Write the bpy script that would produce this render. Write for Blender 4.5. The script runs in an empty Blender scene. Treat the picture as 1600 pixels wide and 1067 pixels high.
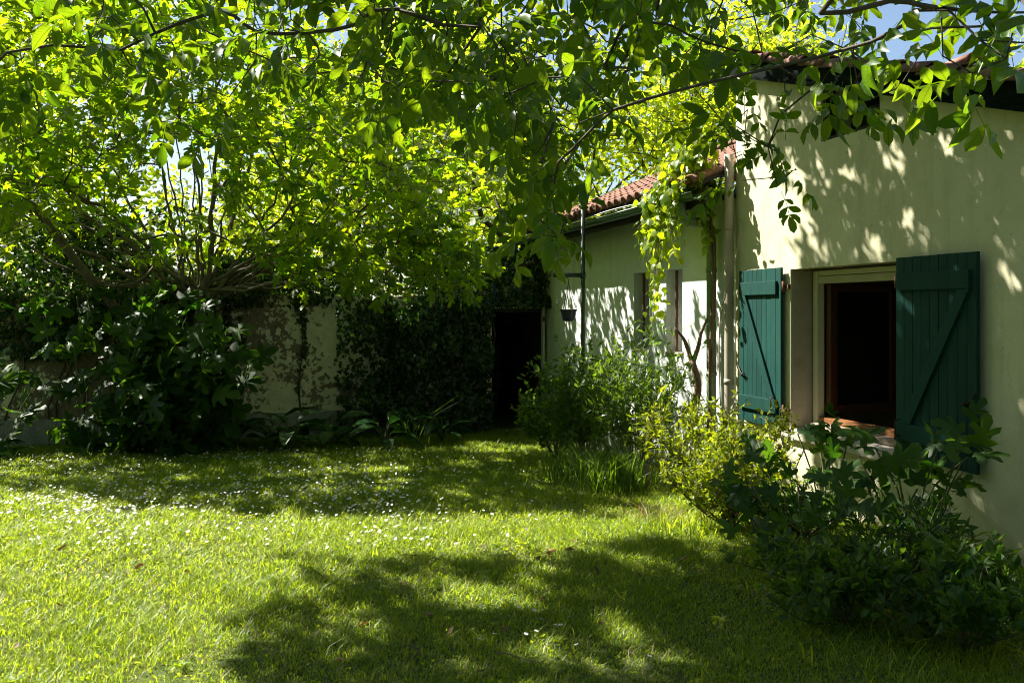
import bpy, bmesh, math, random
import numpy as np
from mathutils import Vector

random.seed(7)
rng = np.random.default_rng(11)
scene = bpy.context.scene
COL = scene.collection
PI = math.pi

# ------------------------------------------------------------------ camera
CAM_H = 1.65
F = 1422.0                      # focal length in photo pixels (1600 wide)
cam_data = bpy.data.cameras.new('camera')
cam = bpy.data.objects.new('camera', cam_data); COL.objects.link(cam)
cam.location = (0, 0, CAM_H); cam.rotation_euler = (PI / 2, 0, 0)
cam_data.sensor_width = 36.0; cam_data.lens = 36.0 * F / 1600.0
cam_data.shift_y = -(533.5 - 484.0) / 1600.0
cam_data.clip_start = 0.05; cam_data.clip_end = 2000
scene.camera = cam

# ------------------------------------------------------------------ sky and sun
SUN_AZ = math.radians(150.0)    # measured from +X towards +Y
SUN_EL = math.radians(48.0)
sd = Vector((math.cos(SUN_AZ) * math.cos(SUN_EL), math.sin(SUN_AZ) * math.cos(SUN_EL), math.sin(SUN_EL)))
world = bpy.data.worlds.new('World'); scene.world = world; world.use_nodes = True
wn = world.node_tree.nodes; wl = world.node_tree.links
sky = wn.new('ShaderNodeTexSky'); sky.sky_type = 'NISHITA'; sky.sun_disc = False
sky.sun_elevation = SUN_EL; sky.sun_rotation = math.atan2(sd.x, sd.y)
wn['Background'].inputs['Strength'].default_value = 0.05
wl.new(sky.outputs['Color'], wn['Background'].inputs['Color'])
sl = bpy.data.lights.new('sun', 'SUN'); sl.energy = 5.0; sl.angle = math.radians(0.53); sl.color = (1.0, 0.94, 0.86)
sun = bpy.data.objects.new('sun', sl); COL.objects.link(sun)
sun.rotation_euler = sd.to_track_quat('Z', 'Y').to_euler(); sun.location = (0, 0, 20)

vs = scene.view_settings
vs.view_transform = 'Standard'; vs.look = 'None'; vs.gamma = 1.0; vs.use_curve_mapping = False
vs.exposure = 1.85
scene.cycles.use_denoising = True; scene.cycles.filter_width = 1.05
scene.cycles.max_bounces = 8; scene.cycles.diffuse_bounces = 4; scene.cycles.transmission_bounces = 6
scene.cycles.glossy_bounces = 2; scene.cycles.sample_clamp_indirect = 6.0

# ------------------------------------------------------------------ frames
U = np.array([-0.2581, 0.9661, 0.0]); U /= np.linalg.norm(U)     # along the house wall, away from the camera
N = np.array([-U[1], U[0], 0.0])                                  # out of the wall, to the lawn
P0 = np.array([2.91, 6.88, 0.0])
HROT = math.atan2(U[1], U[0])
def W(s, d, z): return P0 + U * s + N * d + np.array([0, 0, z])
def un(px, py, Y): return np.array([(px - 800) / F * Y, Y, CAM_H + Y * (484 - py) / F])
def proj(P):
    P = np.atleast_2d(P); Y = np.maximum(P[:, 1], 1e-3)
    return 800 + F * P[:, 0] / Y, 484 - F * (P[:, 2] - CAM_H) / Y
def to_sd(P):
    P = np.atleast_2d(P); q = P - P0
    return q @ U, q @ N
def ground_z(x, y):
    t = np.clip((np.asarray(y, float) - 5.0) / 10.0, 0, 1)
    return -0.40 * t * t * (3 - 2 * t) + 0.012 * np.sin(np.asarray(x) * 1.7) * np.sin(np.asarray(y) * 1.3)

def shadow_spot(p):
    """where the shadow of a leaf at p falls (lawn or house wall), seen in the picture; wall = True on the house"""
    S_ = np.array(sd); dp = (p - P0) @ N; dn = S_ @ N
    t = (p[2] + 0.1) / S_[2]; g = p - S_ * t
    if (g - P0) @ N < 0 and dp > 0:
        g = p - S_ * (dp / dn); wall = True
    else: wall = False
    if g[1] < 0.5: return None
    px, py = proj(g); return px[0], py[0], wall
def shade_wanted(p):
    h = shadow_spot(p)
    if h is None: return 1.0
    px, py, wall = h
    if wall:
        if px > 1660 or py < 60: return 0.4
        if px < 1275 and 205 < py < 720: return 0.04 if 400 < py < 530 else -1.0
        if math.sin(px * .045 + 2.0 * math.sin(py * .021)) * math.sin(py * .038 + 1.1) > .72: return 0.25
        return 1.0
    if py > 828 and px < 400 + 0.30 * max(0, py - 900): return 0.02
    if 832 < py < 900 and px < 960: return 0.03
    if 900 <= py < 960 and px < 600 : return 0.25
    if 660 < py < 850 and 1030 < px < 1270: return 0.08
    return 1.0

# ------------------------------------------------------------------ materials
class NT:
    def __init__(self, name):
        self.m = bpy.data.materials.new(name); self.m.use_nodes = True
        self.t = self.m.node_tree; self.b = self.t.nodes['Principled BSDF']; self.out = self.t.nodes['Material Output']
    def n(self, kind, **kw):
        x = self.t.nodes.new('ShaderNode' + kind)
        for k, v in kw.items():
            if hasattr(x, k): setattr(x, k, v)
            else: x.inputs[k].default_value = v
        return x
    def l(self, a, b): self.t.links.new(a, b)
    def pos(self): return self.n('NewGeometry').outputs['Position']
    def obj(self): return self.n('TexCoord').outputs['Object']
    def noise(self, scale, detail=4, rough=0.55, vec=None, dist=0.0):
        x = self.n('TexNoise'); x.inputs['Scale'].default_value = scale; x.inputs['Detail'].default_value = detail
        x.inputs['Roughness'].default_value = rough; x.inputs['Distortion'].default_value = dist
        self.l(vec if vec is not None else self.pos(), x.inputs['Vector']); return x.outputs['Fac']
    def ramp(self, fac, stops):
        x = self.n('ValToRGB'); e = x.color_ramp.elements
        while len(e) < len(stops): e.new(0.5)
        for i, (p, c) in enumerate(stops):
            e[i].position = p; e[i].color = (c[0], c[1], c[2], 1) if not isinstance(c, (int, float)) else (c, c, c, 1)
        self.l(fac, x.inputs['Fac']); return x.outputs['Color']
    def mix(self, fac, a, b, mode='MIX'):
        x = self.n('MixRGB'); x.blend_type = mode
        for k, v in (('Fac', fac), ('Color1', a), ('Color2', b)):
            if isinstance(v, (int, float)): x.inputs[k].default_value = v if k == 'Fac' else (v, v, v, 1)
            elif isinstance(v, tuple): x.inputs[k].default_value = (*v, 1)
            else: self.l(v, x.inputs[k])
        return x.outputs['Color']
    def bump(self, h, strength, dist=0.02):
        x = self.n('Bump'); x.inputs['Strength'].default_value = strength; x.inputs['Distance'].default_value = dist
        self.l(h, x.inputs['Height']); self.l(x.outputs['Normal'], self.b.inputs['Normal'])
    def base(self, c): self.l(c, self.b.inputs['Base Color']) if not isinstance(c, tuple) else setattr(self.b.inputs['Base Color'], 'default_value', (*c, 1))
    def rough(self, v): self.b.inputs['Roughness'].default_value = v
    def spec(self, v): self.b.inputs['Specular IOR Level'].default_value = v

MATS = {}
def leaf_mat(name, c1, c2, t1, t2, mixf=0.5, rough=0.42, spec=0.35, veins=False):
    k = NT(name)
    a = k.n('Attribute', attribute_name='var'); oi = k.n('ObjectInfo')
    add = k.n('Math', operation='ADD'); k.l(a.outputs['Fac'], add.inputs[0]); k.l(oi.outputs['Random'], add.inputs[1])
    fr = k.n('Math', operation='FRACT'); k.l(add.outputs[0], fr.inputs[0])
    col = k.ramp(fr.outputs[0], [(0.0, c1), (0.75, c2), (0.97, tuple(x * y for x, y in zip(c2, (1.8, 1.45, 1.0))))])
    blot = k.noise(35, 2, vec=k.obj())
    col = k.mix(k.ramp(blot, [(0.4, 0.0), (0.7, 0.35)]), col, tuple(x * 0.6 for x in c1))
    tc = k.ramp(fr.outputs[0], [(0.0, t1), (0.8, t2)])
    if veins:
        at = k.n('Attribute', attribute_name='luv'); sp = k.n('SeparateXYZ'); k.l(at.outputs['Vector'], sp.inputs[0])
        ab = k.n('Math', operation='ABSOLUTE'); k.l(sp.outputs['X'], ab.inputs[0])
        ph = k.n('Math', operation='MULTIPLY_ADD'); k.l(ab.outputs[0], ph.inputs[0]); ph.inputs[1].default_value = -0.75; k.l(sp.outputs['Y'], ph.inputs[2])
        sn = k.n('Math', operation='MULTIPLY'); k.l(ph.outputs[0], sn.inputs[0]); sn.inputs[1].default_value = 58.0
        si = k.n('Math', operation='SINE'); k.l(sn.outputs[0], si.inputs[0])
        side = k.ramp(si.outputs[0], [(0.72, 0.0), (1.0, 0.55)]); mid = k.ramp(ab.outputs[0], [(0.006, 0.9), (0.02, 0.0)])
        v = k.mix(1.0, side, mid, 'LIGHTEN')
        col = k.mix(v, col, tuple(min(1, x * 2.0) for x in c2)); tc = k.mix(v, tc, tuple(x * 0.5 for x in t1))
        sp2 = k.noise(90, 2, 0.5, k.obj()); brown = k.ramp(sp2, [(0.71, 0.0), (0.74, 0.8)])
        col = k.mix(brown, col, (0.05, 0.028, 0.012)); tc = k.mix(brown, tc, (0.05, 0.025, 0.005))
    k.base(col); k.rough(rough); k.spec(spec)
    tr = k.n('BsdfTranslucent'); k.l(tc, tr.inputs['Color'])
    mx = k.n('MixShader'); mx.inputs[0].default_value = mixf
    k.l(k.b.outputs[0], mx.inputs[1]); k.l(tr.outputs[0], mx.inputs[2]); k.l(mx.outputs[0], k.out.inputs['Surface'])
    MATS[name] = k.m; return k.m
leaf_mat('walnut_leaf', (0.022, 0.058, 0.006), (0.045, 0.092, 0.009), (0.17, 0.36, 0.004), (0.40, 0.56, 0.008), 0.42, veins=True)
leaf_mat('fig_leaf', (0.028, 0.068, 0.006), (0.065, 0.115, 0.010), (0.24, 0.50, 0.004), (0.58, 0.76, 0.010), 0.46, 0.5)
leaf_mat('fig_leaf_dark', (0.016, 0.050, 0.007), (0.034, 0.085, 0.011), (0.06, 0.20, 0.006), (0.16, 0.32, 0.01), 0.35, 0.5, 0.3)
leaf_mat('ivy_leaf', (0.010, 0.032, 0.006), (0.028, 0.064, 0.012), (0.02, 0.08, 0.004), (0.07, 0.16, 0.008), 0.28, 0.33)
leaf_mat('far_leaf', (0.050, 0.090, 0.008), (0.100, 0.140, 0.012), (0.46, 0.64, 0.008), (0.76, 0.84, 0.03), 0.6, 0.5)
leaf_mat('shrub_leaf', (0.026, 0.068, 0.012), (0.058, 0.112, 0.018), (0.12, 0.26, 0.008), (0.26, 0.42, 0.015), 0.4, 0.45)
leaf_mat('golden_leaf', (0.060, 0.100, 0.008), (0.120, 0.150, 0.014), (0.26, 0.38, 0.006), (0.48, 0.54, 0.012), 0.45, 0.45)
leaf_mat('vine_leaf', (0.060, 0.125, 0.010), (0.110, 0.175, 0.014), (0.36, 0.54, 0.006), (0.58, 0.70, 0.012), 0.5, 0.4)
leaf_mat('arum_leaf', (0.012, 0.046, 0.016), (0.024, 0.070, 0.020), (0.02, 0.10, 0.01), (0.06, 0.16, 0.015), 0.25, 0.3)
leaf_mat('grass_blade', (0.086, 0.160, 0.006), (0.180, 0.248, 0.016), (0.35, 0.51, 0.006), (0.62, 0.73, 0.025), 0.48, 0.42, 0.32)
leaf_mat('straw', (0.22, 0.17, 0.08), (0.32, 0.26, 0.13), (0.25, 0.20, 0.08), (0.35, 0.28, 0.12), 0.3, 0.6)
leaf_mat('dry_leaf', (0.10, 0.045, 0.02), (0.22, 0.12, 0.05), (0.10, 0.05, 0.02), (0.2, 0.10, 0.03), 0.2, 0.6)

def bark(name, c1, c2, scale=14):
    k = NT(name); v = k.n('Mapping'); k.l(k.pos(), v.inputs['Vector']); v.inputs['Scale'].default_value = (1, 1, 0.35)
    f = k.noise(scale, 6, 0.65, v.outputs[0]); k.base(k.ramp(f, [(0.3, c1), (0.7, c2)])); k.rough(0.85); k.bump(f, 0.6, 0.02)
    MATS[name] = k.m
bark('walnut_bark', (0.035, 0.026, 0.018), (0.085, 0.068, 0.050))
bark('fig_bark', (0.06, 0.050, 0.034), (0.19, 0.155, 0.11))
bark('dark_bark', (0.04, 0.03, 0.02), (0.10, 0.075, 0.05))
bark('vine_bark', (0.10, 0.06, 0.035), (0.22, 0.14, 0.085), 25)
bark('green_stem', (0.06, 0.08, 0.02), (0.11, 0.11, 0.04))

def plaster(name, c, dirt, amount=0.5):
    k = NT(name)
    big = k.noise(0.9, 5, 0.6); mid = k.noise(6, 6, 0.65); fine = k.noise(70, 3, 0.6)
    col = k.mix(k.ramp(big, [(0.38, 0.0), (0.75, amount)]), c, dirt)
    col = k.mix(k.ramp(mid, [(0.48, 0.0), (0.78, 0.42)]), col, tuple(x * 0.8 for x in dirt))
    spots = k.noise(26, 2, 0.4); col = k.mix(k.ramp(spots, [(0.74, 0.0), (0.78, 0.6)]), col, (0.10, 0.09, 0.06))
    pr = k.noise(0.8, 4, 0.5, dist=0.6); col = k.mix(k.ramp(pr, [(0.60, 0.0), (0.612, 0.35)]), col, tuple(min(.8, x * 1.12) for x in c))     # patch repairs
    # rising damp and splash dirt near the soil
    sp = k.n('SeparateXYZ'); k.l(k.pos(), sp.inputs[0])
    hz = k.n('Math', operation='ADD'); k.l(sp.outputs['Z'], hz.inputs[0])
    mm = k.n('Math', operation='MULTIPLY'); k.l(mid, mm.inputs[0]); mm.inputs[1].default_value = 0.7; k.l(mm.outputs[0], hz.inputs[1])
    col = k.mix(k.ramp(hz.outputs[0], [(0.15, 0.6), (0.62, 0.0)]), col, (0.20, 0.17, 0.11))
    mp = k.n('Mapping'); k.l(k.pos(), mp.inputs['Vector']); mp.inputs['Scale'].default_value = (5, 5, 0.35)     # rain streaks
    streak = k.noise(1.6, 5, 0.6, mp.outputs[0]); col = k.mix(k.ramp(streak, [(0.52, 0.0), (0.75, 0.32)]), col, tuple(x * 0.62 for x in dirt))
    vo = k.n('TexVoronoi'); vo.feature = 'DISTANCE_TO_EDGE'; vo.inputs['Scale'].default_value = 0.55
    wv = k.n('TexNoise'); wv.inputs['Scale'].default_value = 3.0; wv.inputs['Detail'].default_value = 6; k.l(k.pos(), wv.inputs['Vector'])
    va = k.n('VectorMath', operation='MULTIPLY_ADD'); k.l(wv.outputs['Color'], va.inputs[0]); va.inputs[1].default_value = (.5, .5, .5); k.l(k.pos(), va.inputs[2]); k.l(va.outputs[0], vo.inputs['Vector'])
    crack = k.ramp(vo.outputs['Distance'], [(0.0015, 0.55), (0.004, 0.0)]); crack = k.mix(1.0, crack, k.ramp(big, [(0.5, 0.0), (0.6, 1.0)]), 'MULTIPLY')
    col = k.mix(crack, col, (0.09, 0.08, 0.05))
    h = k.mix(0.35, mid, fine); k.base(col); k.rough(0.92); k.spec(0.2); k.bump(h, 0.45, 0.02); MATS[name] = k.m
plaster('cream_plaster', (0.60, 0.575, 0.38), (0.45, 0.43, 0.24))
plaster('white_plaster', (0.64, 0.68, 0.63), (0.50, 0.54, 0.46))
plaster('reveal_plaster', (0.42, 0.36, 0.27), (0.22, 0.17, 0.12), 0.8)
def garden_wall_mat():
    k = NT('peeling_plaster')
    v = k.mix(0.45, k.noise(4.2, 10, 0.72, dist=0.3), k.noise(13, 6, 0.6)); w2 = k.noise(0.7, 3, 0.5)
    add = k.n('Math', operation='MULTIPLY_ADD'); k.l(w2, add.inputs[0]); add.inputs[1].default_value = 0.55; k.l(v, add.inputs[2])
    sx = k.n('SeparateXYZ'); k.l(k.pos(), sx.inputs[0]);
    mr = k.n('MapRange'); k.l(sx.outputs['X'], mr.inputs['Value']); mr.inputs['From Min'].default_value = -4.25; mr.inputs['From Max'].default_value = -3.55; mr.inputs['To Min'].default_value = -0.03; mr.inputs['To Max'].default_value = 0.058
    ad2 = k.n('Math', operation='ADD'); k.l(add.outputs[0], ad2.inputs[0]); k.l(mr.outputs[0], ad2.inputs[1])     # the render has held better to the right of the ivy strand
    mask = k.ramp(ad2.outputs[0], [(0.765, 0.0), (0.78, 1.0)])
    p = k.ramp(k.noise(9, 5), [(0.3, (0.58, 0.54, 0.35)), (0.7, (0.76, 0.71, 0.50))])
    r = k.ramp(k.noise(16, 6, 0.7), [(0.3, (0.13, 0.10, 0.065)), (0.7, (0.30, 0.24, 0.165))])
    k.base(k.mix(mask, r, p)); k.rough(0.95); k.spec(0.15)
    k.bump(k.mix(0.3, mask, k.noise(40, 4)), 0.6, 0.02); MATS['peeling_plaster'] = k.m
garden_wall_mat()
def simple(name, c1, c2, scale=8, rough=0.6, bump=0.2, metal=0.0, stretch=None, spec=0.4):
    k = NT(name); vec = k.obj()
    if stretch:
        mp = k.n('Mapping'); k.l(vec, mp.inputs['Vector']); mp.inputs['Scale'].default_value = stretch; vec = mp.outputs[0]
    oi = k.n('ObjectInfo'); f = k.noise(scale, 6, 0.65, vec)
    col = k.ramp(f, [(0.3, c1), (0.72, c2)])
    ob = k.ramp(oi.outputs['Random'], [(0.0, 0.78), (1.0, 1.0)])
    k.base(k.mix(1.0, col, ob, 'MULTIPLY')); k.rough(rough); k.b.inputs['Metallic'].default_value = metal; k.spec(spec)
    if bump: k.bump(f, bump, 0.01)
    MATS[name] = k.m
def shutter_mat():
    k = NT('shutter_paint'); vec = k.pos(); mp = k.n('Mapping'); k.l(vec, mp.inputs['Vector']); mp.inputs['Scale'].default_value = (9, 9, 0.5)
    g = k.noise(6, 7, 0.7, mp.outputs[0]); f = k.noise(1.7, 4, 0.6); oi = k.n('ObjectInfo')
    col = k.ramp(g, [(0.3, (0.003, 0.033, 0.026)), (0.7, (0.008, 0.064, 0.050))])
    col = k.mix(k.ramp(f, [(0.45, 0.0), (0.75, 0.4)]), col, (0.018, 0.090, 0.074))
    col = k.mix(1.0, col, k.ramp(oi.outputs['Random'], [(0.0, 0.72), (1.0, 1.0)]), 'MULTIPLY')
    c1 = k.noise(30, 5, 0.7); c2 = k.noise(2.2, 2); ad = k.n('Math', operation='ADD'); k.l(c1, ad.inputs[0]); k.l(c2, ad.inputs[1])
    chip = k.ramp(ad.outputs[0], [(1.17, 0.0), (1.185, 1.0)]); col = k.mix(chip, col, (0.24, 0.21, 0.16))
    k.base(col); k.rough(0.62); k.spec(0.2); k.bump(k.mix(0.4, g, chip), 0.5, 0.006); MATS['shutter_paint'] = k.m
shutter_mat()
simple('weathered_edge', (0.22, 0.20, 0.16), (0.36, 0.33, 0.27), 12, 0.8, 0.2)
simple('fascia_paint', (0.002, 0.005, 0.004), (0.008, 0.015, 0.011), 4, 0.85, 0.2, stretch=(0.6, 6, 6), spec=0.06)
simple('cream_paint', (0.50, 0.47, 0.30), (0.60, 0.57, 0.40), 6, 0.5, 0.1)
simple('orange_wood', (0.16, 0.065, 0.022), (0.32, 0.14, 0.05), 8, 0.45, 0.2, stretch=(0.7, 6, 6))
simple('dark_wood', (0.05, 0.018, 0.008), (0.11, 0.04, 0.016), 8, 0.45, 0.2, stretch=(5, 5, 0.6))
simple('sill_stone', (0.36, 0.32, 0.25), (0.54, 0.49, 0.40), 14, 0.85, 0.4)
simple('sill_wood', (0.20, 0.16, 0.12), (0.36, 0.30, 0.24), 10, 0.8, 0.4, stretch=(0.6, 8, 8))
simple('iron', (0.02, 0.018, 0.016), (0.07, 0.05, 0.04), 30, 0.55, 0.3, 0.4)
simple('rust', (0.07, 0.03, 0.016), (0.22, 0.10, 0.05), 22, 0.8, 0.3)
simple('gutter_paint', (0.035, 0.085, 0.035), (0.08, 0.14, 0.06), 7, 0.38, 0.1)
simple('pipe_green', (0.09, 0.15, 0.08), (0.17, 0.24, 0.14), 9, 0.55, 0.15)
simple('pipe_beige', (0.30, 0.26, 0.20), (0.40, 0.35, 0.28), 5, 0.5, 0.08)
simple('green_metal', (0.012, 0.03, 0.014), (0.03, 0.055, 0.025), 12, 0.5, 0.1)
simple('cable', (0.5, 0.5, 0.5), (0.62, 0.62, 0.62), 8, 0.5, 0)
simple('terracotta', (0.10, 0.045, 0.028), (0.34, 0.17, 0.11), 7, 0.85, 0.4)
simple('timber_dark', (0.012, 0.010, 0.008), (0.035, 0.028, 0.02), 8, 0.8, 0.2)
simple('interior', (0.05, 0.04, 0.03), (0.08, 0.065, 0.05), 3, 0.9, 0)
simple('pot_plastic', (0.014, 0.016, 0.028), (0.026, 0.03, 0.05), 8, 0.35, 0)
simple('white_wood', (0.55, 0.55, 0.52), (0.68, 0.68, 0.66), 6, 0.6, 0.1)
simple('daisy_white', (0.70, 0.68, 0.68), (0.80, 0.79, 0.78), 30, 0.7, 0)
simple('daisy_yellow', (0.55, 0.36, 0.02), (0.7, 0.5, 0.04), 30, 0.7, 0)
simple('stone_grey', (0.18, 0.17, 0.15), (0.36, 0.34, 0.30), 10, 0.9, 0.5)
def soil_mat():
    k = NT('lawn_soil'); a = k.noise(0.5, 4); b = k.noise(22, 5, 0.7)
    col = k.ramp(b, [(0.25, (0.030, 0.045, 0.004)), (0.55, (0.050, 0.078, 0.007)), (0.8, (0.085, 0.070, 0.022))])
    k.base(k.mix(k.ramp(a, [(0.55, 0.0), (0.75, 0.5)]), col, (0.075, 0.055, 0.03))); k.rough(0.95); k.bump(b, 0.8, 0.03)
    MATS['lawn_soil'] = k.m
soil_mat()

# ------------------------------------------------------------------ mesh helpers
def tag(o, label=None, cat=None, group=None, kind=None):
    for k, v in (('label', label), ('category', cat), ('group', group), ('kind', kind)):
        if v: o[k] = v
    return o
def link(o, parent=None):
    COL.objects.link(o)
    if parent is not None: o.parent = parent
    return o
def empty(name, loc, rz=0.0):
    o = bpy.data.objects.new(name, None); o.location = tuple(loc); o.rotation_euler = (0, 0, rz)
    o.empty_display_size = 0.1
    return link(o)
def meshobj(name, me, parent=None, loc=None, rot=None):
    o = bpy.data.objects.new(name, me)
    if loc is not None: o.location = tuple(loc)
    if rot is not None: o.rotation_euler = rot
    return link(o, parent)
def np_mesh(name, V, T, mats, var=None, smooth=True, midx=None, luv=None):
    me = bpy.data.meshes.new(name); V = np.asarray(V, np.float32); T = np.asarray(T, np.int32)
    me.vertices.add(len(V)); me.vertices.foreach_set('co', V.ravel())
    me.loops.add(T.size); me.loops.foreach_set('vertex_index', T.ravel())
    me.polygons.add(len(T)); me.polygons.foreach_set('loop_start', np.arange(0, T.size, T.shape[1], dtype=np.int32))
    me.polygons.foreach_set('use_smooth', np.full(len(T), smooth, bool))
    for m in (mats if isinstance(mats, (list, tuple)) else [mats]): me.materials.append(MATS[m])
    if midx is not None: me.polygons.foreach_set('material_index', np.asarray(midx, np.int32))
    if var is not None:
        at = me.attributes.new('var', 'FLOAT', 'POINT'); at.data.foreach_set('value', np.asarray(var, np.float32))
    if luv is not None:
        at = me.attributes.new('luv', 'FLOAT_VECTOR', 'POINT'); at.data.foreach_set('vector', np.column_stack([luv, np.zeros(len(luv))]).astype(np.float32).ravel())
    me.update(calc_edges=True); return me
def scatter(tpl, pos, axis, nrm, scale, rnd=None):
    """copies of a leaf template: +Y is the leaf axis, +Z its face"""
    V, T = tpl; n = len(pos)
    y = axis / np.linalg.norm(axis, axis=1, keepdims=True)
    x = np.cross(y, nrm); x /= np.maximum(np.linalg.norm(x, axis=1, keepdims=True), 1e-6); z = np.cross(x, y)
    R = np.stack([x, y, z], axis=2)
    s = np.asarray(scale).reshape(-1, 1, 1)
    out = np.einsum('nij,kj->nki', R, V) * s + pos[:, None, :]
    TT = T[None] + (np.arange(n) * len(V))[:, None, None]
    if rnd is None: rnd = rng.random(n)
    return out.reshape(-1, 3), TT.reshape(-1, 3), np.repeat(rnd, len(V))
def cat(parts):
    Vs, Ts, Rs, off = [], [], [], 0
    for V, T, *R in parts:
        Vs.append(V); Ts.append(np.asarray(T) + off); off += len(V)
        if R: Rs.append(R[0])
    return (np.concatenate(Vs), np.concatenate(Ts), np.concatenate(Rs) if Rs else None)

def blade_tpl(rows, fold=0.25, curl=0.15, petiole=0.0):
    """ovate leaf, rows = [(t, half width)], 0..1 along +Y"""
    V, T, ids = [], [], []
    for t, w in rows:
        z = -curl * t * t; y = petiole + t * (1 - petiole)
        if w == 0: ids.append([len(V)]); V.append((0, y, z))
        else:
            b = len(V); ids.append([b, b + 1, b + 2]); V += [(-w, y, z + fold * w), (0, y, z), (w, y, z + fold * w)]
    for a, b in zip(ids[:-1], ids[1:]):
        if len(a) == 1 and len(b) == 3: T += [(a[0], b[1], b[0]), (a[0], b[2], b[1])]
        elif len(a) == 3 and len(b) == 1: T += [(a[0], a[1], b[0]), (a[1], a[2], b[0])]
        else: T += [(a[0], a[1], b[1]), (a[0], b[1], b[0]), (a[1], a[2], b[2]), (a[1], b[2], b[1])]
    if petiole:
        b = len(V); V += [(-0.008, 0, 0.02), (0.008, 0, 0.02), (0, petiole, 0)]; T.append((b, b + 1, b + 2))
    return np.array(V, float), np.array(T)
def fan_tpl(outline, centre=(0, 0.25), cup=0.12, wav=0.04, petiole=0.0):
    V = [(centre[0], centre[1], 0)]; n = len(outline)
    for i, (x, y) in enumerate(outline):
        r = math.hypot(x - centre[0], y - centre[1]); V.append((x, y, -cup * r * r * 2 + wav * math.sin(i * 2.3)))
    T = [(0, 1 + i, 1 + (i + 1) % n) for i in range(n)]
    V = np.array(V, float); V[:, 1] += petiole
    if petiole:
        b = len(V); V = np.vstack([V, [(-0.012, 0, 0.0), (0.012, 0, 0.0), (0, petiole + 0.02, 0)]]); T.append((b, b + 1, b + 2))
    return V, np.array(T)
LEAFLETS = [blade_tpl([(0, 0), (0.2, 0.15), (0.5, 0.26), (0.8, 0.2), (1, 0)], 0.3, 0.12), blade_tpl([(0, 0), (0.18, 0.13), (0.45, 0.23), (0.78, 0.19), (1, 0)], 0.55, 0.30),
            blade_tpl([(0, 0), (0.22, 0.17), (0.5, 0.27), (0.82, 0.18), (1, 0)], 0.1, -0.12), blade_tpl([(0, 0), (0.2, 0.14), (0.5, 0.22), (0.75, 0.2), (1, 0)], 0.75, 0.45)]
for _k, (_V, _T) in enumerate(LEAFLETS): _V[:, 2] += 0.035 * np.sin(_V[:, 1] * 9 + _k) * np.sign(_V[:, 0])
OVATE = blade_tpl([(0, 0), (0.3, 0.22), (0.65, 0.2), (1, 0)], 0.3, 0.2)
LANCE = blade_tpl([(0, 0), (0.4, 0.13), (1, 0)], 0.3, 0.25)
SMALL = blade_tpl([(0, 0), (0.45, 0.28), (1, 0)], 0.25, 0.15)
def fig_outline(k):
    half = [(0.05, 0.02), (0.22, -0.06), (0.40, 0.02), (0.50, 0.16), (0.40, 0.24), (0.22, 0.27), (0.30, 0.42), (0.46, 0.56), (0.44, 0.70), (0.28, 0.68), (0.15, 0.55),
            (0.15, 0.72), (0.20, 0.90), (0.10, 1.02)]
    r = random.Random(k); pts = [(x * r.uniform(0.85, 1.12), y * r.uniform(0.94, 1.06)) for x, y in half]
    pts2 = [(-x * r.uniform(0.85, 1.12), y * r.uniform(0.94, 1.06)) for x, y in half]
    return pts + [(0, 1.08)] + pts2[::-1]
FIGS = [fan_tpl(fig_outline(k), (0, 0.32), 0.22, 0.03, 0.25) for k in range(3)]
FIGLOW = fan_tpl([(0.05, 0.0), (0.42, 0.02), (0.5, 0.2), (0.22, 0.3), (0.45, 0.65), (0.28, 0.7), (0.15, 0.55), (0.16, 0.95), (0, 1.08),
                  (-0.16, 0.95), (-0.15, 0.55), (-0.28, 0.7), (-0.45, 0.65), (-0.22, 0.3), (-0.5, 0.2), (-0.42, 0.02)], (0, 0.32), 0.25, 0.03, 0.2)
IVY = fan_tpl([(0.1, -0.05), (0.48, 0.1), (0.2, 0.45), (0, 0.95), (-0.2, 0.45), (-0.48, 0.1), (-0.1, -0.05)], (0, 0.25), 0.15, 0.02)
HEART = fan_tpl([(0.18, -0.12), (0.42, 0.08), (0.34, 0.42), (0, 1.0), (-0.34, 0.42), (-0.42, 0.08), (-0.18, -0.12)], (0, 0.2), 0.2, 0.02)

def compound_leaf(pairs, k):
    """walnut leaf: a rachis with opposite leaflets and a larger end leaflet, length about 1"""
    r = np.random.default_rng(k); parts = []; luv = []
    L = 0.62
    def rach(t): return np.array([0.03 * math.sin(t * 3 + k), t * L, -0.10 * t * t])
    for i in range(4):
        a, b = rach(i / 4), rach((i + 1) / 4); w = 0.006
        V = np.array([a + (-w, 0, 0), a + (w, 0, 0), b + (w, 0, 0), b + (-w, 0, 0)]); parts.append((V, np.array([(0, 1, 2), (0, 2, 3)]), np.full(4, 0.2))); luv.append(np.full((4, 2), .1))
    pos, ax, nr, sc = [rach(1.0)], [np.array([0.05, 1, -0.35])], [np.array([r.normal(0, .25), 0.2, 1])], [0.42]
    for i in range(pairs):
        t = 0.35 + 0.6 * i / max(1, pairs - 1) if pairs > 1 else 0.7
        for sgn in (-1, 1):
            pos.append(rach(t)); ax.append(np.array([sgn * r.uniform(0.75, 1.1), r.uniform(0.35, 0.8), -r.uniform(0.15, 0.7)]))
            nr.append(np.array([r.normal(0, .35), r.normal(0, .3), 1])); sc.append(r.uniform(0.26, 0.36) * (0.8 + 0.3 * t))
    for i in range(len(pos)):
        L_ = LEAFLETS[r.integers(0, 4)]
        parts.append(scatter(L_, np.array(pos[i:i + 1]), np.array(ax[i:i + 1]), np.array(nr[i:i + 1]), np.array(sc[i:i + 1]), rnd=0.45 + 0.4 * r.random(1))); luv.append(L_[0][:, :2])
    return (*cat(parts), np.concatenate(luv))
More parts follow.
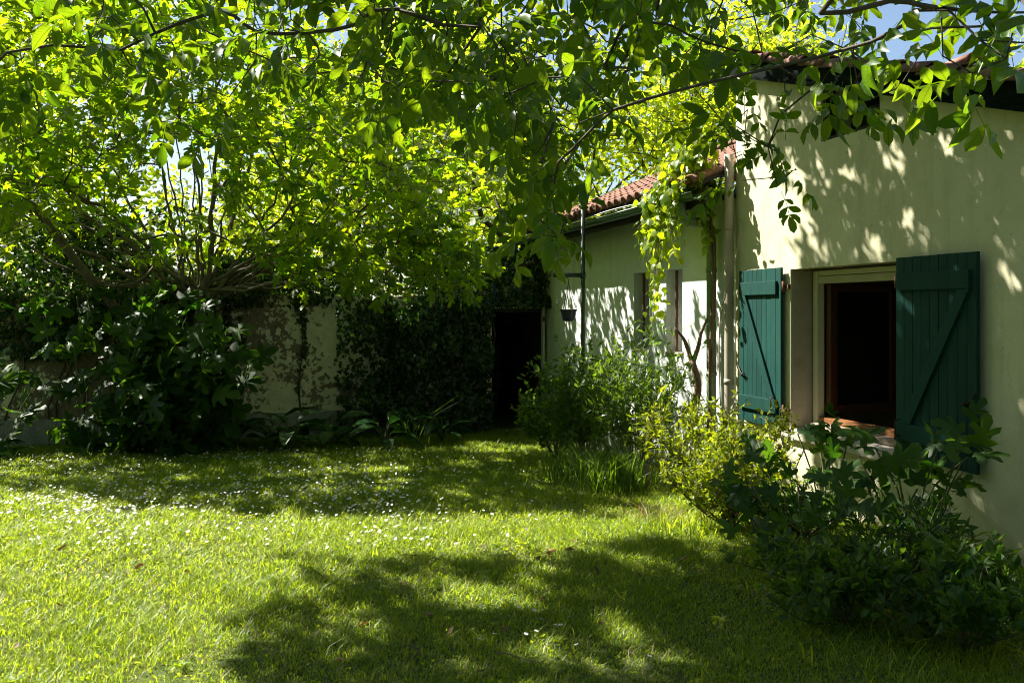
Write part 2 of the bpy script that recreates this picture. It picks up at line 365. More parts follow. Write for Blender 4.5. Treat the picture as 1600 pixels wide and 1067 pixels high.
COMPOUND = [compound_leaf(p, k) for k, p in enumerate((2, 3, 3, 2, 3, 2, 3))]

def sweep(pts, rad, sides=6):
    pts = np.asarray(pts, float); rad = np.asarray(rad, float); n = len(pts)
    tan = np.gradient(pts, axis=0); tan /= np.maximum(np.linalg.norm(tan, axis=1, keepdims=True), 1e-9)
    ref = np.array([0.0, 0, 1]) if abs(tan[0][2]) < 0.85 else np.array([1.0, 0, 0])
    V = np.empty((n * sides, 3)); a = np.arange(sides) * 2 * PI / sides; c, s = np.cos(a)[:, None], np.sin(a)[:, None]
    x = np.cross(ref, tan[0]); 
    for i in range(n):
        x = x - tan[i] * (x @ tan[i]); x /= max(np.linalg.norm(x), 1e-9); y = np.cross(tan[i], x)
        V[i * sides:(i + 1) * sides] = pts[i] + rad[i] * (c * x + s * y)
    i = np.repeat(np.arange(n - 1), sides); j = np.tile(np.arange(sides), n - 1); j2 = (j + 1) % sides
    A, B, C, D = i * sides + j, i * sides + j2, (i + 1) * sides + j2, (i + 1) * sides + j
    T = np.concatenate([np.stack([A, B, C], 1), np.stack([A, C, D], 1)])
    cap = [(0, k + 1, k) for k in range(1, sides - 1)] + [((n - 1) * sides, (n - 1) * sides + k, (n - 1) * sides + k + 1) for k in range(1, sides - 1)]
    return V, np.vstack([T, np.array(cap)])
def smooth_path(pts, n):
    """Catmull-Rom through pts"""
    p = np.asarray(pts, float); p = np.vstack([2 * p[0] - p[1], p, 2 * p[-1] - p[-2]]); out = []
    m = len(p) - 3
    for q in np.linspace(0, m - 1e-6, n):
        i = int(q); t = q - i; a, b, c, d = p[i:i + 4]
        out.append(0.5 * ((2 * b) + (c - a) * t + (2 * a - 5 * b + 4 * c - d) * t * t + (3 * b - a - 3 * c + d) * t ** 3))
    return np.array(out)

class Skeleton:
    def __init__(self, root):
        self.P = [np.asarray(root, float)]; self.par = [-1]; self.len = [0.0]; self.ok = [True]
    def chain(self, j, pts, ok=True):
        for p in pts:
            p = np.asarray(p, float); self.P.append(p); self.par.append(j); self.len.append(self.len[j] + np.linalg.norm(p - self.P[j])); self.ok.append(ok); j = len(self.P) - 1
        return j
    def grow(self, S, w=0.3, step=0.35, bend=0.12, up=0.0):
        n0 = len(self.P); cap = n0 + len(S) * 14
        P = np.zeros((cap, 3)); L = np.zeros(cap); OK = np.zeros(cap, bool)
        P[:n0] = self.P; L[:n0] = self.len; OK[:n0] = self.ok; n = n0; tips = []
        for s in S[np.argsort(np.linalg.norm(S - self.P[0], axis=1))]:
            c = np.linalg.norm(P[:n] - s, axis=1) + w * L[:n]; c[~OK[:n]] = 1e9; j = int(np.argmin(c))
            a = P[j].copy(); D = np.linalg.norm(s - a); k = min(12, max(1, int(math.ceil(D / step)))); off = rng.normal(0, bend * D, 3) + np.array([0, 0, up * D])
            for i in range(1, k + 1):
                t = i / k; p = a + (s - a) * t + off * math.sin(PI * t) * 0.8
                P[n] = p; L[n] = L[j] + np.linalg.norm(p - P[j]); OK[n] = True; self.par.append(j); j = n; n += 1
            tips.append(j)
        self.P = list(P[:n]); self.len = list(L[:n]); self.ok = list(OK[:n]); self.tips = tips
    def tubes(self, tip_r=0.004, p=2.5, rmax=None, sides=5, minr=0.0):
        n = len(self.P); acc = np.zeros(n); kids = [[] for _ in range(n)]
        for i in range(n - 1, -1, -1):
            if not kids[i]: acc[i] = max(acc[i], tip_r ** p)
            if self.par[i] >= 0: kids[self.par[i]].append(i); acc[self.par[i]] += acc[i]
        r = acc ** (1 / p)
        if rmax: r = np.minimum(r, rmax)
        self.r = r; out = []; stack = [0]; P = np.array(self.P)
        while stack:
            i = stack.pop(); ch = [i] if self.par[i] < 0 else [self.par[i], i]
            while kids[ch[-1]]:
                ks = sorted(kids[ch[-1]], key=lambda q: -acc[q]); stack += ks[1:]; ch.append(ks[0])
            if len(ch) < 2: continue
            rr = r[ch].copy()
            if self.par[ch[0]] >= -1 and len(ch) > 1 and ch[0] != 0: rr[0] = min(rr[0], rr[1] * 1.25)
            if rr[0] < minr: continue
            out.append(sweep(P[ch], rr, sides + (4 if rr[0] > 0.04 else 0)))
        return cat(out)

def rot_noise(v, amt):
    w = v + rng.normal(0, amt, v.shape); return w / np.maximum(np.linalg.norm(w, axis=1, keepdims=True), 1e-9)
def twig_leaves(sk, per, spread, tpls, size, droop=0.3, jitter=0.6, tilt=0.45, tips=None, back=3, nh=(0.0, 0, 1)):
    """leaves round the last nodes of each twig -> list of (template index, pos, axis, nrm, size)"""
    tips = sk.tips if tips is None else tips
    pos, ax = [], []
    for t in tips:
        chain = [t]
        while len(chain) < back and sk.par[chain[-1]] >= 0: chain.append(sk.par[chain[-1]])
        d = sk.P[t] - sk.P[chain[-1]]; d = d / max(np.linalg.norm(d), 1e-6)
        for m_ in range(per):
            q = chain[0] if m_ == 0 else chain[random.randrange(len(chain))]; pos.append(sk.P[q] + rng.normal(0, spread, 3)); ax.append(d)
    pos = np.array(pos); ax = rot_noise(np.array(ax), jitter); ax[:, 2] -= droop; ax /= np.linalg.norm(ax, axis=1, keepdims=True)
    nr = rot_noise(np.tile(nh, (len(pos), 1)), tilt)
    sz = size * rng.uniform(0.65, 1.2, len(pos)); k = rng.integers(0, len(tpls), len(pos))
    return k, pos, ax, nr, sz
def leaves_mesh(name, tpls, data, mat, base, sel=None):
    k, pos, ax, nr, sz = data; parts = []; luv = []
    for i, t in enumerate(tpls):
        m = k == i
        if sel is not None: m = m & sel
        if m.any():
            parts.append(scatter(t[:2], pos[m] - base, ax[m], nr[m], sz[m])); luv.append(np.tile(t[3] if len(t) > 3 else t[0][:, :2], (int(m.sum()), 1)))
    V, T, R = cat(parts); return np_mesh(name, V, T, mat, R, luv=np.concatenate(luv))
def euler_of(ax, nr):
    y = Vector(ax).normalized(); x = y.cross(Vector(nr)).normalized(); z = x.cross(y)
    from mathutils import Matrix
    return Matrix((x, y, z)).transposed().to_euler()
def leaf_objects(name, meshes, data, idx, parent, base):
    k, pos, ax, nr, sz = data
    for i in idx:
        o = bpy.data.objects.new(name, meshes[k[i]]); o.location = tuple(pos[i] - base); o.rotation_euler = euler_of(ax[i], nr[i])
        o.scale = (sz[i],) * 3; link(o, parent)

def bm_obj(name, bm, mat, parent=None, bevel=0.0, smooth=False, loc=None, rot=None):
    if bevel:
        bmesh.ops.bevel(bm, geom=bm.edges[:], offset=bevel, segments=2, affect='EDGES', profile=0.6)
    bmesh.ops.recalc_face_normals(bm, faces=bm.faces[:])
    me = bpy.data.meshes.new(name); bm.to_mesh(me); bm.free()
    for m in (mat if isinstance(mat, (list, tuple)) else [mat]): me.materials.append(MATS[m])
    if smooth:
        for p in me.polygons: p.use_smooth = True
    return meshobj(name, me, parent, loc, rot)
def prism(bm, poly, axis, a, b):
    """extrude a polygon of (p, q) along axis from a to b; axis 1: poly is (x, z)"""
    def v(p, q, t): return (p, t, q) if axis == 1 else ((t, p, q) if axis == 0 else (p, q, t))
    A = [bm.verts.new(v(p, q, a)) for p, q in poly]; B = [bm.verts.new(v(p, q, b)) for p, q in poly]; n = len(poly)
    bm.faces.new(A); bm.faces.new(B[::-1])
    for i in range(n): bm.faces.new((A[i], B[i], B[(i + 1) % n], A[(i + 1) % n]))
def box(bm, x0, x1, y0, y1, z0, z1): prism(bm, [(x0, z0), (x1, z0), (x1, z1), (x0, z1)], 1, y0, y1)
def box_obj(name, x0, x1, y0, y1, z0, z1, mat, parent, bevel=0.0):
    bm = bmesh.new(); cx, cy, cz = (x0 + x1) / 2, (y0 + y1) / 2, (z0 + z1) / 2
    box(bm, x0 - cx, x1 - cx, y0 - cy, y1 - cy, z0 - cz, z1 - cz)
    return bm_obj(name, bm, mat, parent, bevel, loc=(cx, cy, cz))
def tube_obj(name, pts, r, mat, parent, sides=10, base=(0, 0, 0)):
    pts = np.asarray(pts, float) - np.asarray(base); rad = np.full(len(pts), r) if np.isscalar(r) else np.asarray(r)
    V, T = sweep(pts, rad, sides); return meshobj(name, np_mesh(name, V, T, mat), parent)

# ------------------------------------------------------------------ ground
def build_ground():
    xs = np.unique(np.concatenate([np.linspace(-400, -14, 12), np.linspace(-14, 14, 80), np.linspace(14, 400, 12)]))
    ys = np.unique(np.concatenate([np.linspace(-300, -4, 10), np.linspace(-4, 20, 80), np.linspace(20, 800, 14)]))
    X, Y = np.meshgrid(xs, ys); Z = ground_z(X, Y); V = np.stack([X, Y, Z], -1).reshape(-1, 3); w = len(xs)
    i, j = np.meshgrid(np.arange(len(ys) - 1), np.arange(w - 1), indexing='ij'); a = (i * w + j).ravel()
    T = np.stack([a, a + 1, a + w + 1, a + w], 1)
    o = meshobj('ground', np_mesh('ground', V, T, 'lawn_soil')); tag(o, kind='structure')
build_ground()

# ------------------------------------------------------------------ near house
def zf(s): return 3.268 + 0.3059 * s           # underside line of the roof at the gable
def roof_tile_mesh(L=0.40, w0=0.105, w1=0.085, th=0.014, seg=6):
    bm = bmesh.new(); rings = []
    for (x, w) in ((0, w0), (L, w1)):
        o = [bm.verts.new((x, math.cos(PI * i / seg) * w, math.sin(PI * i / seg) * w * 0.85)) for i in range(seg + 1)]
        q = [bm.verts.new((x, math.cos(PI * i / seg) * (w - th), math.sin(PI * i / seg) * (w - th) * 0.85)) for i in range(seg + 1)]
        rings.append((o, q))
    (o0, q0), (o1, q1) = rings
    for i in range(seg):
        bm.faces.new((o0[i], o0[i + 1], o1[i + 1], o1[i])); bm.faces.new((q0[i + 1], q0[i], q1[i], q1[i + 1]))
        bm.faces.new((o0[i + 1], o0[i], q0[i], q0[i + 1])); bm.faces.new((o1[i], o1[i + 1], q1[i + 1], q1[i]))
    bm.faces.new((o0[0], o1[0], q1[0], q0[0])); bm.faces.new((o0[seg], q0[seg], q1[seg], o1[seg]))
    bmesh.ops.recalc_face_normals(bm, faces=bm.faces[:])
    me = bpy.data.meshes.new('roof_tile'); bm.to_mesh(me); bm.free(); me.materials.append(MATS['terracotta'])
    for p in me.polygons: p.use_smooth = len(p.vertices) == 4
    return me
TILE = roof_tile_mesh()

def build_near_house():
    H = empty('farmhouse', P0, HROT)
    tag(H, 'cream plastered house with sloping tiled roof, open window and green shutters', 'house')
    s0, s1, th = -3.4, 2.453, -0.36
    ws0, ws1, wz0, wz1 = -0.03, 1.455, 0.578, 2.017
    bm = bmesh.new()
    def piece(a, b, z0, z1): # z1 None = up to the roof line
        prism(bm, [(a, z0), (b, z0), (b, zf(b) + 0.04 if z1 is None else z1), (a, zf(a) + 0.04 if z1 is None else z1)], 1, th, 0)
    piece(s0, ws0, -0.6, None); piece(ws1, s1, -0.6, None)
    piece(ws0, ws1, -0.6, wz0 - 0.1); piece(ws0, 0.2, wz1, None); piece(0.2, 0.98, wz1, 3.09); piece(0.98, ws1, wz1, None)
    wall = bm_obj('wall', bm, 'cream_plaster', H)
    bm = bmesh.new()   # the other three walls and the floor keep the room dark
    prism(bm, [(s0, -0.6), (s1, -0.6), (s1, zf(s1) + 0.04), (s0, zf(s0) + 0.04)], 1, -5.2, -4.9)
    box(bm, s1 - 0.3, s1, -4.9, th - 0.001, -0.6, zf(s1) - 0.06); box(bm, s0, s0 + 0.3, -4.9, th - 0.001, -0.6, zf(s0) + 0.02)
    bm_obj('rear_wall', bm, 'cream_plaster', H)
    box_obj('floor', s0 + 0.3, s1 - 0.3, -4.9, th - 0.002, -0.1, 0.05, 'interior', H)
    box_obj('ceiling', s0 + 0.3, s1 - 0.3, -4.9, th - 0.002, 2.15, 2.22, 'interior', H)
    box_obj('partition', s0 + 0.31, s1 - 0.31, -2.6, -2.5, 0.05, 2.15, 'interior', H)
    # reveal lining on the far jamb
    box_obj('window_reveal', ws1 - 0.012, ws1 + 0.001, -0.34, -0.012, wz0, wz1 - 0.01, 'reveal_plaster', H)
    # vent
    v = empty('vent_opening', (0, 0, 0)); v.parent = H
    box_obj('vent_back', 0.2, 0.98, -0.34, -0.30, 3.09, 3.36, 'timber_dark', v)
    box_obj('vent_frame', 0.94, 0.978, -0.12, -0.02, 3.09, 3.53, 'timber_dark', v)
    box_obj('vent_frame', 0.202, 0.938, -0.12, -0.02, 3.092, 3.12, 'timber_dark', v)
    # roof
    R = empty('roof', (0, 0, 0)); R.parent = H
    ra, rb = s0 - 0.35, s1 - 0.02
    bm = bmesh.new(); prism(bm, [(ra, zf(ra) + 0.10), (rb, zf(rb) + 0.10), (rb, zf(rb) + 0.17), (ra, zf(ra) + 0.17)], 1, -5.4, 0.06); bm_obj('roof_deck', bm, 'timber_dark', R)
    bm = bmesh.new(); prism(bm, [(ra, zf(ra)), (rb, zf(rb)), (rb, zf(rb) + 0.185), (ra, zf(ra) + 0.185)], 1, 0.063, 0.092); bm_obj('verge_board', bm, 'fascia_paint', R)
    bm = bmesh.new(); prism(bm, [(ra, zf(ra) - 0.006), (rb, zf(rb) - 0.006), (rb, zf(rb) + 0.03), (ra, zf(ra) + 0.03)], 1, 0.094, 0.106); bm_obj('verge_trim', bm, 'fascia_paint', R)
    bm = bmesh.new(); prism(bm, [(ra, zf(ra) + 0.045), (rb, zf(rb) + 0.045), (rb, zf(rb) + 0.06), (ra, zf(ra) + 0.06)], 1, 0.003, 0.061); bm_obj('soffit_board', bm, 'fascia_paint', R)
    ang = math.atan(0.3059)
    r = random.Random(3)
    for c in range(6):
        d = 0.04 - c * 0.21
        k = 0; s = ra - 0.05
        while s < rb:
            o = meshobj('roof_tile', TILE, R, (s, d + r.uniform(-.008, .008), zf(s) + 0.185 + r.uniform(-.004, .006)), (r.uniform(-.05, .05), -ang + 0.045 + r.uniform(-.015, .015), r.uniform(-.03, .03)))
            s += 0.305; k += 1
    o = box_obj('tile_bed', ra, rb, -5.3, -1.1, 0, 0.06, 'terracotta', R)
    o.rotation_euler = (0, -ang, 0); sm = (ra + rb) / 2; o.location = (sm, -3.2, zf(sm) + 0.24)
    # window
    Wn = empty('window', (0, 0, 0)); Wn.parent = H
    fd0, fd1 = -0.27, -0.20
    box_obj('outer_frame', 1.405, 1.442, fd0 - .02, fd1 - .02, 0.60, 2.005, 'dark_wood', Wn, .003)
    box_obj('frame', 1.335, 1.403, fd0, fd1, 0.62, 2.0, 'cream_paint', Wn, .004)
    box_obj('frame', ws0 + .012, 1.333, fd0, fd1, 1.955, 2.0, 'cream_paint', Wn, .004)
    box_obj('frame', ws0 + .012, 1.345, fd0 - .012, fd1 - .014, 1.885, 1.950, 'cream_paint', Wn, .004)
    box_obj('frame', ws0 + .012, ws0 + .06, fd0, fd1, 0.62, 1.953, 'cream_paint', Wn, .004)
    box_obj('shutter_rail', ws0 + .1, 1.39, -0.12, -0.10, 2.0, 2.012, 'iron', Wn)
    box_obj('bottom_rail', ws0 + .062, 1.333, fd0 - .05, fd1 - .01, 0.612, 0.685, 'orange_wood', Wn, .006)
    for (a, b, d0, d1) in ((1.262, 1.33, -0.36, -0.285), (1.262, 1.325, -0.98, -0.92)):
        box_obj('sash_stile', a, b, d0, d1, 0.72, 1.88, 'dark_wood', Wn, .005)
    box_obj('sash_rail', 1.266, 1.322, -0.918, -0.362, 0.722, 0.79, 'dark_wood', Wn, .005)
    box_obj('sash_rail', 1.266, 1.322, -0.918, -0.362, 1.81, 1.878, 'dark_wood', Wn, .005)
    g = bpy.data.materials.new('glass'); g.use_nodes = True; b = g.node_tree.nodes['Principled BSDF']
    b.inputs['Base Color'].default_value = (0.02, 0.02, 0.02, 1); b.inputs['Roughness'].default_value = 0.05; b.inputs['Transmission Weight'].default_value = 0.6
    MATS['glass'] = g
    box_obj('pane', 1.29, 1.296, -0.915, -0.365, 0.795, 1.805, 'glass', Wn)
    # sill: stone slab with a worn timber board on it
    bm = bmesh.new(); prism(bm, [(0.05, 0.488), (-0.34, 0.488), (-0.34, 0.600), (0.05, 0.570)], 0, ws0 - 0.06, ws1 + 0.075)
    bm_obj('sill', bm, 'sill_stone', H, 0.008)
    bm = bmesh.new(); prism(bm, [(-0.10, 0.590), (-0.20, 0.597), (-0.20, 0.640), (-0.10, 0.632)], 0, ws0 + .012, 1.30); bm_obj('sill_board', bm, 'sill_wood', H, 0.005)
    # shutters
    r = random.Random(5)
    def shutter(a, b, hinge_at_b, d, label):
        S = empty('shutter', (0, 0, 0)); S.parent = H; S['label'] = label
        z0, z1 = 0.562, 2.036; n = 9; w = (b - a) / n
        for i in range(n):
            box_obj('plank', a + i * w + .0022, a + (i + 1) * w - .0022, d, d + .026 + r.uniform(-.0012, .0012), z0 + r.uniform(-.002, .002), z1 + r.uniform(-.002, .002), 'shutter_paint', S, .003)
        dd = d + .0275
        for zb in (z1 - 0.245, z0 + 0.13):
            o = box_obj('batten', a + .05, b - .04, dd, dd + .026, zb, zb + 0.125, 'shutter_paint', S, .004)
        # brace from the free top corner to the hinge side foot, or mirrored
        xa, xb = (b - 0.10, a + 0.10) if not hinge_at_b else (b - 0.10, a + 0.10)
        xt, xf = (b - 0.10, a + 0.13) if hinge_at_b else (a + 0.10, b - 0.13)
        zt, zb_ = z1 - 0.247, z0 + 0.257
        bm = bmesh.new(); hw = 0.052
        prism(bm, [(xt - hw, zt), (xt + hw, zt), (xf + hw, zb_), (xf - hw, zb_)], 1, dd, dd + .024); bm_obj('brace', bm, 'shutter_paint', S, .003)
        hx = a if not hinge_at_b else b      # hinge edge
        for zh in (z0 + 0.19, z1 - 0.19):
            hs = 1 if hinge_at_b else -1
            hb = a if hinge_at_b else b
        edge = a if hinge_at_b else b
        return S, edge
    # far shutter (hinged on its near edge), near shutter (hinged on its far edge)
    S1, _ = shutter(1.517, 2.280, True, 0.035, 'sunlit teal green plank shutter with leaf shadows')
    S2, _ = shutter(-0.89, -0.085, False, 0.05, 'dark green plank shutter in the shade')
    def hardware(S, hinge_x, free_x, d, sgn):
        for zh in (0.73, 1.86):
            V, T = sweep(np.array([[hinge_x, d + .012, zh - .05], [hinge_x, d + .012, zh + .05]]), [.012, .012], 8); meshobj('hinge', np_mesh('hinge', V, T, 'rust'), S)
            box_obj('hinge_plate', min(hinge_x, hinge_x + sgn * .05), max(hinge_x, hinge_x + sgn * .05), 0.002, 0.028, zh - .02, zh + .02, 'rust', S, .003)
        hx = hinge_x - sgn * 0.09
        V, T = sweep(smooth_path([(hx, d + .05, 0.72), (hx, d + .085, 0.735), (hx, d + .085, 0.83), (hx, d + .05, 0.845)], 10), np.full(10, .006), 6); meshobj('handle', np_mesh('handle', V, T, 'iron'), S)
        fx = free_x
        box_obj('bolt', min(fx, fx + sgn * .15) if sgn > 0 else fx, max(fx, fx + sgn * .15) if sgn > 0 else fx + .15, d + .028, d + .045, 1.0, 1.022, 'iron', S, .003) if False else None
        V, T = sweep(np.array([[fx + sgn * .0, d + .04, 1.10], [fx + sgn * .06, d + .042, 1.03], [fx + sgn * .15, d + .042, 1.0]]), [.006, .007, .007], 6); meshobj('latch', np_mesh('latch', V, T, 'iron'), S)
        V, T = sweep(np.array([[fx + sgn * .10, d + .03, 1.035], [fx + sgn * .10, d + .06, 1.01], [fx + sgn * .10, d + .03, 0.985]]), [.008, .010, .008], 6); meshobj('latch', np_mesh('latch', V, T, 'iron'), S)
    hardware(S1, 1.500, 2.28, 0.035, -1)
    hardware(S2, -0.068, -0.89, 0.05, 1)
    box_obj('shutter_stop', 1.60, 1.66, 0.0, 0.085, 0.52, 0.54, 'green_metal', H, .003)
    # beige rainwater pipe on the corner and a thin cable beside it
    P = empty('rain_pipe', (0, 0, 0)); P.parent = H
    tube_obj('pipe', [(2.44, 0.085, z) for z in np.linspace(-0.2, 3.22, 9)], 0.047, 'pipe_beige', P, 14)
    for z in (0.9, 2.45):
        tube_obj('pipe_clip', [(2.44, 0.085, z), (2.44, 0.085, z + 0.05)], 0.052, 'pipe_beige', P, 14)
    tube_obj('cable', smooth_path([(2.30, 0.03, 2.55), (2.28, 0.09, 2.2), (2.42, 0.15, 1.75), (2.50, 0.16, 1.45), (2.52, 0.15, 1.0), (2.5, 0.13, 0.2)], 26), 0.008, 'pipe_beige', H, 6)
    return H
build_near_house()

# ------------------------------------------------------------------ far house
def build_far_house():
    sb = 2.455
    H = empty('outbuilding', W(sb, 0, -0.3), HROT)
    tag(H, 'low white outbuilding with tiled roof, green gutter and two barred slit windows', 'building')
    ox, oz = sb, -0.3
    def B(name, s0, s1, d0, d1, z0, z1, mat, parent=H, bev=0.0): return box_obj(name, s0 - ox, s1 - ox, d0, d1, z0 - oz, z1 - oz, mat, parent, bev)
    def LP(pts): return [(s - ox, d, z - oz) for s, d, z in pts]
    f, t = -0.05, -0.45; a, b = sb, 9.30; top = 2.92
    wins = [(3.80, 4.244), (4.746, 5.25)]; z0, z1 = 1.143, 2.127
    bm = bmesh.new()
    def pc(x0, x1, q0, q1): box(bm, x0 - ox, x1 - ox, t, f, q0 - oz, q1 - oz)
    pc(a, wins[0][0], -0.8, top); pc(wins[0][1], wins[1][0], -0.8, top); pc(wins[1][1], b, -0.8, top)
    for x0, x1 in wins: pc(x0, x1, -0.8, z0); pc(x0, x1, z1, top)
    bm_obj('wall', bm, 'white_plaster', H)
    bm = bmesh.new(); box(bm, a - ox, b - ox, -5.3, -5.0, -0.5, 4.2); box(bm, b - 0.3 - ox, b - ox, -5.0, t - .001, -0.5, 3.2); box(bm, a - ox, a + .3 - ox, -5.0, t - .001, -0.5, 3.2)
    bm_obj('rear_wall', bm, 'white_plaster', H)
    B('ceiling', a + .3, b - .3, -5.0, t - .001, 2.7, 2.75, 'interior')
    for x0, x1 in wins:
        w = empty('window', (0, 0, 0)); w.parent = H
        for k in (0.30, 0.72):
            x = x0 + (x1 - x0) * k
            pts = [(x + 0.004 * math.sin(z * 37), f - 0.08, z) for z in np.linspace(z0 + .002, z1 - .002, 14)]
            tube_obj('bar', LP(pts), 0.019, 'rust', w, 8)
        B('pane', x0 + .002, x1 - .002, -0.42, -0.41, z0, z1, 'glass', w)
        B('sill', x0 - .02, x1 + .02, -0.30, f + .012, z0 - .028, z0 + .004, 'sill_stone', w, .004)
    # white frame post at the end of the wall, beside the dark doorway
    # roof
    R = empty('roof', (0, 0, 0)); R.parent = H
    sl = 0.42; de = 0.40; ang = math.atan(sl)
    def zr(d): return 2.90 + (de - d) * sl
    bm = bmesh.new(); prism(bm, [(de, zr(de) - oz), (-3.0, zr(-3.0) - oz), (-3.0, zr(-3.0) - oz + .05), (de, zr(de) - oz + .05)], 0, a + .01 - ox, b + 0.15 - ox); bm_obj('roof_deck', bm, 'timber_dark', R)
    bm = bmesh.new(); prism(bm, [(-3.001, zr(-3.0) - oz), (-5.4, zr(-3.0) - oz - 0.8), (-5.4, zr(-3.0) - oz - .75), (-3.001, zr(-3.0) - oz + .05)], 0, a + .01 - ox, b + 0.15 - ox); bm_obj('rear_slope', bm, 'terracotta', R)
    B('eaves_board', a, b + .15, 0.315, 0.34, 2.70, 2.895, 'timber_dark', R)
    B('soffit_board', a, b + .15, f + .002, 0.313, 2.80, 2.82, 'timber_dark', R)
    r = random.Random(9); n = 31; pitch = (b + 0.1 - a - 0.12) / n
    for c in range(n):
        s = a + 0.12 + c * pitch
        for k in range(9):
            d = de + 0.06 - k * 0.345
            o = meshobj('roof_tile', TILE, R, (s - ox + r.uniform(-.006, .006), d, zr(d) - oz + .055 + r.uniform(-.003, .004)), (0, -ang + 0.035, -PI / 2 + r.uniform(-.03, .03)))
    for k in range(15):      # verge tiles closing the far edge
        pass
    for k in range(17):
        s = a + 0.1 + k * 0.41
        o = meshobj('ridge_tile', TILE, R, (s - ox, -3.0, zr(-3.0) - oz + .09), (0, -0.03, 0)); o.scale = (1.1, 1.15, 1.1)
    # gutter: half round with a rolled lip
    gd, gz, gr = 0.42, 2.83, 0.068
    G = empty('gutter', (0, 0, 0)); G.parent = H
    prof = [(gd + gr * math.cos(q), gz + gr * math.sin(q)) for q in np.linspace(PI, 2 * PI, 11)]
    inn = [(gd + (gr - .006) * math.cos(q), gz + (gr - .006) * math.sin(q)) for q in np.linspace(2 * PI, PI, 11)]
    bm = bmesh.new(); prism(bm, [(p, q - oz) for p, q in prof + inn], 0, a + .03 - ox, b + .2 - ox); bm_obj('trough', bm, 'gutter_paint', G, smooth=False)
    tube_obj('lip', LP([(a + .03, gd + gr, gz), (b + .2, gd + gr, gz)]), 0.010, 'gutter_paint', G, 8)
    for s in np.arange(a + .4, b, 0.75):
        pr = [(gd + (gr + .004) * math.cos(q), gz + (gr + .004) * math.sin(q)) for q in np.linspace(PI, 2 * PI, 9)]
        bm = bmesh.new(); prism(bm, [(p, q - oz) for p, q in pr] + [(gd + gr - .004, gz - oz + .004), (gd - gr + .004, gz - oz + .004)][:0] + [(p, q - oz) for p, q in [(gd + (gr + .001) * math.cos(q), gz + (gr + .001) * math.sin(q)) for q in np.linspace(2 * PI, PI, 9)]], 0, s - ox, s + .03 - ox)
        bm_obj('bracket', bm, 'gutter_paint', G)
    tube_obj('cable', LP([(s, gd + gr + .02 + .01 * math.sin(s * 3), gz + .035 + .012 * math.sin(s * 1.7)) for s in np.linspace(3.6, 9.4, 30)]), 0.006, 'cable', H, 6)
    # green downpipe with a swan neck
    D = empty('downpipe', (0, 0, 0)); D.parent = H
    path = smooth_path([(2.86, 0.42, 2.79), (2.86, 0.41, 2.66), (2.86, 0.32, 2.575), (2.87, 0.20, 2.57), (2.885, 0.10, 2.54), (2.89, 0.055, 2.44), (2.89, 0.05, 2.25), (2.89, 0.05, 1.2), (2.89, 0.05, -0.25)], 46)
    tube_obj('pipe', LP(path), 0.052, 'pipe_green', D, 14)
    for z in (0.95, 2.05):
        tube_obj('pipe_clip', LP([(2.89, 0.05, z), (2.89, 0.05, z + .04)]), 0.058, 'pipe_green', D, 14)
    # thin rusty flue above the roof
    tube_obj('flue', LP([(2.95, -0.55, 2.9), (2.95, -0.55, 4.05)]), 0.028, 'rust', H, 10)
    # rusty hook on the wall
    tube_obj('hook', LP(smooth_path([(7.35, f, 1.13), (7.35, 0.03, 1.16), (7.30, 0.05, 1.12), (7.30, 0.04, 1.05)], 12)), 0.006, 'rust', H, 5)
    return H
build_far_house()

